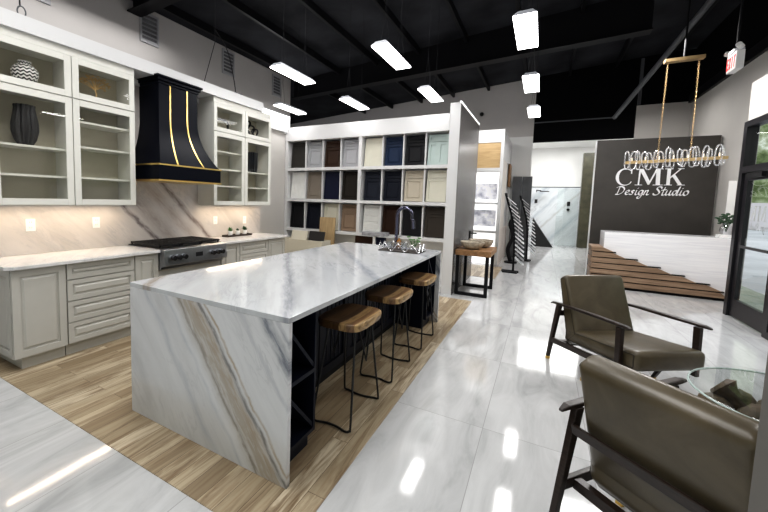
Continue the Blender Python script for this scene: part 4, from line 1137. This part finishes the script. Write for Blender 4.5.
# things on the desk
solo('display_board', MB().box(2.79, 2.89, 9.0, 9.02, 1.0505, 2.03), 'plastic_white', 'narrow white upright board on the reception counter beside the door', 'board', (2.84, 9.01, 1.0505))
solo('pedestal_box', MB().box(2.63, 2.80, 8.64, 8.80, 1.0505, 1.10), 'plastic_white', 'small white box under the plant on the reception counter', 'box', (2.75, 8.71, 1.0505), bevel=.004)
t = thing('flower_vase', 'leafy green sprigs in a clear round vase on the reception counter', 'plant', (2.73, 8.71, 1.1005))
MB().lathe([(.05, 0), (.085, .06), (.08, .12), (.05, .17), (.055, .19), (.05, .19)], (2.73, 8.71, 1.1005), 24).build('vase', 'crystal', t, smooth=True)
st_ = MB(); lf = MB()
for i in range(24):
    a = i*2.4; r = .04+.07*((i*7) % 10)/10; e = Vector((2.73+r*math.cos(a), 8.71+r*math.sin(a), 1.32+.012*(i % 11)))
    st_.tube([(2.73, 8.71, 1.14), ((2.73+e.x)/2, (8.71+e.y)/2, 1.30), e], .003, 5)
    for q in range(2): lf.ball(e+Vector((random.uniform(-.03, .03), random.uniform(-.03, .03), random.uniform(-.03, .02))), .03, 1, (1, 1, .5))
st_.build('stem', 'leaf_dark', t); lf.build('leaves', 'leaf_dark', t)

# chandelier
t = thing('chandelier', 'linear gold bar chandelier with rows of clear crystal loops', 'chandelier', (1.6, 7.05, 2.2))
A_ = Vector((1.05, 7.12, 2.195)); B_ = Vector((2.12, 6.98, 2.225)); D_ = (B_-A_)
MB().hexa([A_+Vector((0, -.03, -.02)), B_+Vector((0, -.03, -.02)), B_+Vector((0, .03, -.02)), A_+Vector((0, .03, -.02)), A_+Vector((0, -.03, .02)), B_+Vector((0, -.03, .02)), B_+Vector((0, .03, .02)), A_+Vector((0, .03, .02))]).build('bar', 'gold_soft', t)
MB().box(1.38, 1.80, 6.99, 7.09, 3.59, 3.635).build('canopy', 'gold_soft', t)
MB().cyl((1.59, 7.04, 3.635), (1.59, 7.04, ceil_z(1.6)-.01), .012, 8).build('rod', 'steel_black', t)
for (x, q) in ((1.42, .34), (1.75, .66)):
    p0 = A_.lerp(B_, q)+Vector((0, 0, .02)); p1 = Vector((x, 7.04, 3.59)); mb = MB(); n_ = 46
    for i in range(n_):
        c = p0.lerp(p1, (i+.5)/n_); h = (p1-p0).length/n_*.62; tw = i % 2
        ring_ = [c+Vector(((.010*math.cos(a) if tw else 0), (0 if tw else .010*math.cos(a)), h*math.sin(a))) for a in [2*PI*j/8 for j in range(8)]]
        mb.tube(ring_, .0026, 5, closed=True)
    mb.build('chain', 'gold_soft', t, smooth=True)
for i in range(17):
    u = (i+.4)/17; c = A_.lerp(B_, u); side = -1 if i % 2 else 1
    h = random.uniform(.13, .18); lo = random.uniform(.08, .12); w_ = random.uniform(.020, .040); y = c.y + side*.052
    ca = random.uniform(-.5, .5); tl = random.uniform(-.012, .012); zc, hz = c.z+(h-lo)/2, (h+lo)/2
    ring_ = []
    for q in range(22):
        a = 2*PI*q/22; e = 2/2.8
        dx = w_*math.copysign(abs(math.cos(a))**e, math.cos(a)); dz = hz*math.copysign(abs(math.sin(a))**e, math.sin(a))
        ring_.append((c.x+dx*math.cos(ca)+tl*dz/hz, y+dx*math.sin(ca), zc+dz))
    MB().tube(ring_, .0095, 6, closed=True).build('crystal', 'lustre', t, smooth=True)
for i in range(7):
    c = A_.lerp(B_, (i+.5)/7)
    MB().cyl(c+Vector((0, 0, .02)), c+Vector((0, 0, .07)), .008, 8).build('bulb', mat('warm_bulb', (1, .9, .75), .4, emit=.6) if i == 0 else bpy.data.materials['warm_bulb'], t)

# exit sign
ex, ey, ez = 1.80, 6.0, 3.10
t = thing('exit_sign', 'white hanging sign with red EXIT letters near the right wall', 'sign', (ex, ey, ez))
MB().box(ex-.035, ex+.035, ey-.12, ey+.12, ez, ez+.20).build('sign_body', 'plastic_white', t, bevel=.006)
MB().box(ex-.045, ex+.045, ey-.07, ey+.07, ez+.20, ez+.235).build('mount', 'housing', t)
MB().cyl((ex, ey, ez+.235), (ex, ey, ceil_z(ex)-.01), .012, 8).build('rod', 'steel_black', t)
for s in (-1, 1):
    MB().cyl((ex, ey+s*.12, ez+.225), (ex-.04, ey+s*.16, ez+.25), .028, 12).build('lamp_head', 'plastic_white', t, smooth=True)
def seg_letter(ch):
    R = {'E': [(0, .2, 0, 1), (.2, .8, 0, .18), (.2, .7, .41, .59), (.2, .8, .82, 1)], 'I': [(.3, .5, 0, 1)], 'T': [(.3, .5, 0, .82), (0, .8, .82, 1)]}
    return R.get(ch)
yy = .108
for ch in 'EXIT':
    mb = MB(lambda p: Vector((ex-.035-p.z, ey+p.x, ez+p.y)))
    w_, h_, z_ = .052, .135, .03
    # seen from -x side, reading left to right runs towards -y
    if ch == 'X':
        for q in ([(0, 0), (.22, 0), (.8, 1), (.58, 1)], [(.58, 0), (.8, 0), (.22, 1), (0, 1)]):
            P = [(yy-a*w_, z_+b*h_) for a, b in q]
            A = [mb.v((p[0], p[1], .001)) for p in P]; B = [mb.v((p[0], p[1], .004)) for p in P]
            mb.face(A); mb.face(B)
            for i in range(4): mb.face([A[i], A[(i+1) % 4], B[(i+1) % 4], B[i]])
    else:
        for (a0_, a1_, b0_, b1_) in seg_letter(ch): mb.box(yy-a1_*w_, yy-a0_*w_, z_+b0_*h_, z_+b1_*h_, .001, .004)
    mb.build('letter', 'red', t)
    yy -= .056
solo('security_camera', MB().ball((-1.756, YB-.06, 4.17), .06, 2).cyl((-1.756, YB-.06, 4.17), (-1.756, YB, 4.19), .03, 10), 'black_plastic', 'small black dome camera on the grey gable wall', 'camera', (-1.756, YB, 4.17), smooth=True)

# ------------------------------------------------------------------ entrance door
dX = 2.43
def frm(name, *b): return MB().box(*b)
mb = MB().box(dX-.03, dX+.09, 7.36, 7.459, 0, 2.759)                 # jamb
mb.box(dX-.03, dX+.09, 4.2, 7.36, 2.68, 2.759).box(dX-.03, dX+.09, 4.2, 7.36, 2.04, 2.13)
mb.box(dX-.03, dX+.09, 4.2, 6.26, 0, .08).box(dX-.03, dX+.09, 6.26, 6.36, 0, 2.04).box(dX-.03, dX+.09, 4.2, 4.3, .08, 2.04)
mb.box(dX-.03, dX+.09, 4.3, 4.4, 2.13, 2.68).box(dX-.03, dX+.09, 6.26, 6.36, 2.13, 2.68)
d1 = struct('door_1', mb, 'doorframe')
mb = MB().box(dX, dX+.05, 7.25, 7.35, .02, 2.03).box(dX, dX+.05, 6.37, 6.47, .02, 2.03).box(dX, dX+.05, 6.47, 7.25, .02, .26).box(dX, dX+.05, 6.47, 7.25, 1.93, 2.03)
lf_ = mb.build('door_leaf', 'doorframe', d1)
MB().box(dX-.02, dX+.0, 6.47, 7.25, 1.0, 1.035).build('push_bar', 'doorframe', lf_)
MB().box(dX+.02, dX+.028, 6.47, 7.25, .26, 1.93).build('pane', 'doorglass', lf_)
cl = MB().box(dX-.07, dX-.03, 6.7, 7.1, 1.955, 2.02).box(dX-.055, dX-.04, 6.45, 6.75, 2.03, 2.045).build('door_closer', 'black_plastic', d1)
MB().box(dX+.02, dX+.028, 4.4, 6.26, 2.13, 2.68).box(dX+.02, dX+.028, 6.36, 7.36, 2.13, 2.68).build('transom_pane', 'doorglass', d1)
MB().box(dX+.02, dX+.028, 4.3, 6.26, .08, 2.04).build('side_pane', 'doorglass', d1)
# lettering on the outside of the pane, read from outside (mirrored from in here)
mb = MB()
def door_letter(polys, ycen, z0, w, h):
    for poly in polys: mb.prism([(ycen-w/2+p[0]*w, z0+p[1]*h) for p in poly], 'x', dX+.0285, dX+.0295)
# seen from outside (+x side looking -x) text runs towards +y
door_letter(c_polys(), 6.62, 1.38, .17, .20); door_letter(m_p, 6.85, 1.38, .24, .20); door_letter(k_p, 7.08, 1.38, .17, .20)
mb.build('glass_lettering', mat('frosted_lettering', (.80, .80, .80), .5), lf_)
cx_ = 6.55; tot2 = sum(STROKES[c][1] for c in text); sx2 = .62/tot2; mb = MB()
for ch in text:
    st, adv = STROKES[ch]
    for s_ in st:
        P = catmull([(a, b, 0) for a, b in s_], 3)
        pl = [[(p.x+a, p.y+b) for a, b in nib] for p in P]
        for A, B in zip(pl, pl[1:]):
            h = hull(A+B)
            if len(h) > 2: mb.prism([(cx_+q[0]*sx2, 1.26+q[1]*.09) for q in h], 'x', dX+.0285, dX+.0295)
    cx_ += adv*sx2
mb.build('glass_script', bpy.data.materials['frosted_lettering'], lf_)

# ------------------------------------------------------------------ lounge chairs
def make_chair(loc, rz, label):
    """local: +x forward, +y left"""
    t = thing('lounge_chair', label, 'armchair', loc, rz)
    wb, wa = .293, .318
    # seat cushion
    mb = MB().hexa([(-.30, -wb, .235), (.458, -wb, .285), (.458, wb, .285), (-.30, wb, .235), (-.30, -wb, .375), (.458, -wb, .445), (.458, wb, .445), (-.30, wb, .375)], .045, 5)
    sc_ = mb.build('seat_cushion', 'leather', t, smooth=True, local=True)
    # back cushion leaning back
    mb = MB().hexa([(-.265, -wb, .20), (-.13, -wb, .34), (-.13, wb, .34), (-.265, wb, .20), (-.432, -wb, .822), (-.330, -wb, .876), (-.330, wb, .876), (-.432, wb, .822)], .042, 5)
    bc = mb.build('back_cushion', 'leather', t, smooth=True, local=True)
    for s in (-1, 1):
        def loop(P, d=.030):
            n_ = len(P); cx = sum(p[0] for p in P)/n_; cz = sum(p[1] for p in P)/n_; L_ = []
            for a in range(n_):
                p, q = Vector(P[a]), Vector(P[(a+1) % n_]); e = (q-p).normalized(); nn = Vector((-e.y, e.x))
                if nn.dot(Vector((cx, cz))-p) < 0: nn = -nn
                L_.append((p+nn*d, e))
            K = []
            for a in range(n_):
                (p, e), (q, f) = L_[a-1], L_[a]
                t_ = ((q.x-p.x)*f.y-(q.y-p.y)*f.x)/(e.x*f.y-e.y*f.x); K.append(p+e*t_)
            Q = []
            for a in range(n_):
                p, q = K[a], K[(a+1) % n_]
                for u in (.06, .5, .94): m_ = p.lerp(q, u); Q.append((m_.x, s*(wb-.003), m_.y))
            return Q
        MB().tube(catmull(loop([(-.265, .20), (-.13, .34), (-.330, .876), (-.432, .822)]), 5, True), .0038, 6, closed=True).build('piping', 'seam', bc, smooth=True, local=True)
        MB().tube(catmull(loop([(-.30, .235), (.458, .285), (.458, .445), (-.30, .375)]), 5, True), .0038, 6, closed=True).build('piping', 'seam', sc_, smooth=True, local=True)
    MB().tube([(-.402, -wb+.05, .785), (-.402, wb-.05, .785)], .003, 6).build('piping', 'seam', bc, local=True)
    for s in (-1, 1):
        # armrest with tapered, slightly curved blade
        P = [(-.43, .568), (-.39, .583), (-.2, .595), (.1, .605), (.38, .612), (.43, .607)]
        mb = MB(); rings = []
        for (x, z), hw, hh in zip(P, (.010, .020, .023, .023, .021, .012), (.006, .010, .011, .012, .011, .007)):
            y = s*(wa+.012+(.012 if x < -.1 else 0)); rings.append([mb.v((x, y-hw, z-hh)), mb.v((x, y+hw, z-hh)), mb.v((x, y+hw, z+hh)), mb.v((x, y-hw, z+hh))])
        for A, B in zip(rings, rings[1:]):
            for i in range(4): mb.face([A[i], A[(i+1) % 4], B[(i+1) % 4], B[i]])
        mb.face(rings[0][::-1]); mb.face(rings[-1])
        mb.build('armrest', 'walnut', t, local=True, bevel=.006)
        y = s*(wa+.012)
        def leg(p, q, a, b): # tapered rectangular post
            return MB().hexa([(p[0]-a, y-.016, p[1]), (p[0]+a, y-.016, p[1]), (p[0]+a, y+.016, p[1]), (p[0]-a, y+.016, p[1]),
                              (q[0]-b, y-.016, q[1]), (q[0]+b, y-.016, q[1]), (q[0]+b, y+.016, q[1]), (q[0]-b, y+.016, q[1])])
        for (p, q, a, b) in (((-.44, .03), (-.335, .578), .013, .024), ((.02, .03), (.12, .225), .013, .022)):
            lg = leg(p, q, a, b).build('leg', 'walnut', t, local=True, bevel=.004)
            leg((p[0]-.003, .001), (p[0], .03), a*.9, a*1.02).build('brass_tip', 'brass', lg, local=True, label='brass foot cap')
        leg((.345, .20), (.335, .592), .022, .026).build('arm_post', 'walnut', t, local=True, bevel=.004)
        MB().hexa([(-.40, y-.014, .185), (.34, y-.014, .235), (.34, y+.014, .235), (-.40, y+.014, .185), (-.40, y-.014, .235), (.34, y-.014, .285), (.34, y+.014, .285), (-.40, y+.014, .235)]).build('side_rail', 'walnut', t, local=True, bevel=.004)
    MB().box(.30, .34, -wa, wa, .245, .280).build('front_rail', 'walnut', t, local=True)
    MB().hexa([(-.375, -wa, .46), (-.355, -wa, .46), (-.355, wa, .46), (-.375, wa, .46), (-.388, -wa, .51), (-.368, -wa, .51), (-.368, wa, .51), (-.388, wa, .51)]).build('back_rail', 'walnut', t, local=True, bevel=.004)
    MB().box(-.34, -.30, -wa, wa, .185, .232).build('rear_rail', 'walnut', t, local=True)
    return t
c0 = make_chair((.659, 3.96, 0), math.radians(-55.5), 'olive brown leather lounge chair facing the camera side, beyond the glass table')
dup(c0, (.672, 2.033, 0), math.radians(47.9), 'olive brown leather lounge chair seen from behind, in the right foreground')

# glass table with driftwood base
tx, ty, tr = 1.33, 2.98, .47
t = thing('coffee_table', 'round glass coffee table on a dark gnarled wood base', 'table', (tx, ty, 0))
mb = MB().lathe([(tr-.006, .438), (tr, .444), (tr, .450), (tr-.006, .456)], (tx, ty, 0), 64)
mb.build('glass_top', 'tableglass', t, smooth=True)
MB().tube([(tx+(tr+.001)*math.cos(2*PI*i/64), ty+(tr+.001)*math.sin(2*PI*i/64), .447) for i in range(64)], .006, 6, closed=True).build('polished_rim', mat('glass_rim', (.50, .60, .58), .1), t, smooth=True)
mb = MB()
for i in range(5):
    a = i*2*PI/5+.4
    p0 = Vector((tx+.30*math.cos(a), ty+.30*math.sin(a), .02)); p1 = Vector((tx+.34*math.cos(a+2.2), ty+.34*math.sin(a+2.2), .42))
    pts = []
    for q in range(9):
        u = q/8; c = p0.lerp(p1, u) + Vector((random.uniform(-.03, .03), random.uniform(-.03, .03), 0))*(1 if 0 < q < 8 else 0); pts.append(c)
    mb.tube(catmull(pts, 3), [.06+.022*math.sin(j*1.7+i) for j in range(25)], 10)
for i in range(34):
    a = random.uniform(0, 2*PI); r = random.uniform(.04, .36)
    mb.ball((tx+r*math.cos(a), ty+r*math.sin(a), random.uniform(.07, .35)), random.uniform(.05, .085), 2, (1, 1, .8))
mb.build('root_base', 'rock', t, smooth=True)
dt = bpy.data.textures.new('root_noise', 'CLOUDS'); dt.noise_scale = .06
o = [c for c in kids(t) if c.name.startswith('root_base')][0]
md = o.modifiers.new('lumps', 'DISPLACE'); md.texture = dt; md.strength = .035; md.mid_level = .5
bpy.data.objects.remove([x for x in bpy.data.objects if x.name.startswith('spray_bottle')][0])

# ------------------------------------------------------------------ outside the door and behind the viewer: daylight, fill lamps
w = bpy.data.worlds.new('daylight'); bpy.context.scene.world = w; w.use_nodes = True
nt = w.node_tree; n = N(nt); bg = nt.nodes['Background']
tc = n('ShaderNodeTexCoord'); sep = n('ShaderNodeSeparateXYZ'); n.link(tc.outputs['Generated'], sep.inputs[0])
fol = n.noise(tc.outputs['Generated'], 24, 6, .7)
leafc = n.ramp(fol, ((.32, (.03, .05, .02)), (.46, (.14, .19, .09)), (.58, (.36, .42, .30)), (.70, (.85, .9, .88))))
up = n.math('GREATER_THAN', n.math('ADD', sep.outputs[2], n.math('MULTIPLY', n.math('SUBTRACT', n.noise(tc.outputs['Generated'], 6, 4), .5), .35)), .42)
col = n.mix(up, leafc, (.90, .96, 1.05))
gr = n.math('LESS_THAN', sep.outputs[2], .015)
col = n.mix(gr, col, (.50, .50, .53))
n.link(col, bg.inputs['Color']); bg.inputs['Strength'].default_value = 1.6
# added fill lamp behind the viewer, in place of shopfront daylight
area('shopfront_fill', (1.0, -2.8, 1.9), (4.5, 2.4), 34, (.93, .97, 1.0), (PI/2, 0, 0))
for x, y, p_ in ((1.1, 7.2, 135), (1.7, 10.4, 22), (-4.9, 7.2, 14), (-3.0, 9.6, 60)):
    area('fill_lamp', (x, y, 3.9), (.9, .9), p_, (1, .98, .96))  # added fill lamps without fixtures, for the reception and far walls
area('fill_lamp', (-1.9, 1.6, 4.3), (2.2, 2.2), 120, (1, .99, .97))  # added overhead fill for kitchen wall, island and floor
area('fill_lamp', (-2.2, 4.6, 4.5), (1.6, 1.6), 45, (1, .99, .97))  # added overhead fill, no fixture there
area('booth_fill_lamp', (-1.2, 8.9, 3.3), (.5, .3), 9, (1, .98, .95), (math.radians(55), 0, 0))  # added lamp that brightens the booth front
area('fill_lamp', (-5.3, 2.8, 4.2), (.8, 3.0), 36, (1, .98, .96))  # added fill to brighten the left wall

# ------------------------------------------------------------------ camera
cam = bpy.data.cameras.new('camera'); co = bpy.data.objects.new('camera', cam); C.objects.link(co)
Fpx = 365.77; yaw, pitch, roll = map(math.radians, (-29.699, -4.631, 1.584))
fw = Vector((math.sin(yaw)*math.cos(pitch), math.cos(yaw)*math.cos(pitch), math.sin(pitch)))
rt = Vector((math.cos(yaw), -math.sin(yaw), 0)); upv = rt.cross(fw)
r2 = rt*math.cos(roll)+upv*math.sin(roll); u2 = -rt*math.sin(roll)+upv*math.cos(roll)
co.matrix_world = Matrix(((r2.x, u2.x, -fw.x, 0), (r2.y, u2.y, -fw.y, 0), (r2.z, u2.z, -fw.z, 1.512), (0, 0, 0, 1)))
cam.sensor_width = 36; cam.lens = 36*Fpx/768; cam.shift_x = 51.14/768; cam.shift_y = -26.75/768; cam.clip_start = .05
sc = bpy.context.scene; sc.camera = co
sc.view_settings.view_transform = 'Standard'; sc.view_settings.look = 'Medium High Contrast'; sc.view_settings.exposure = -.38
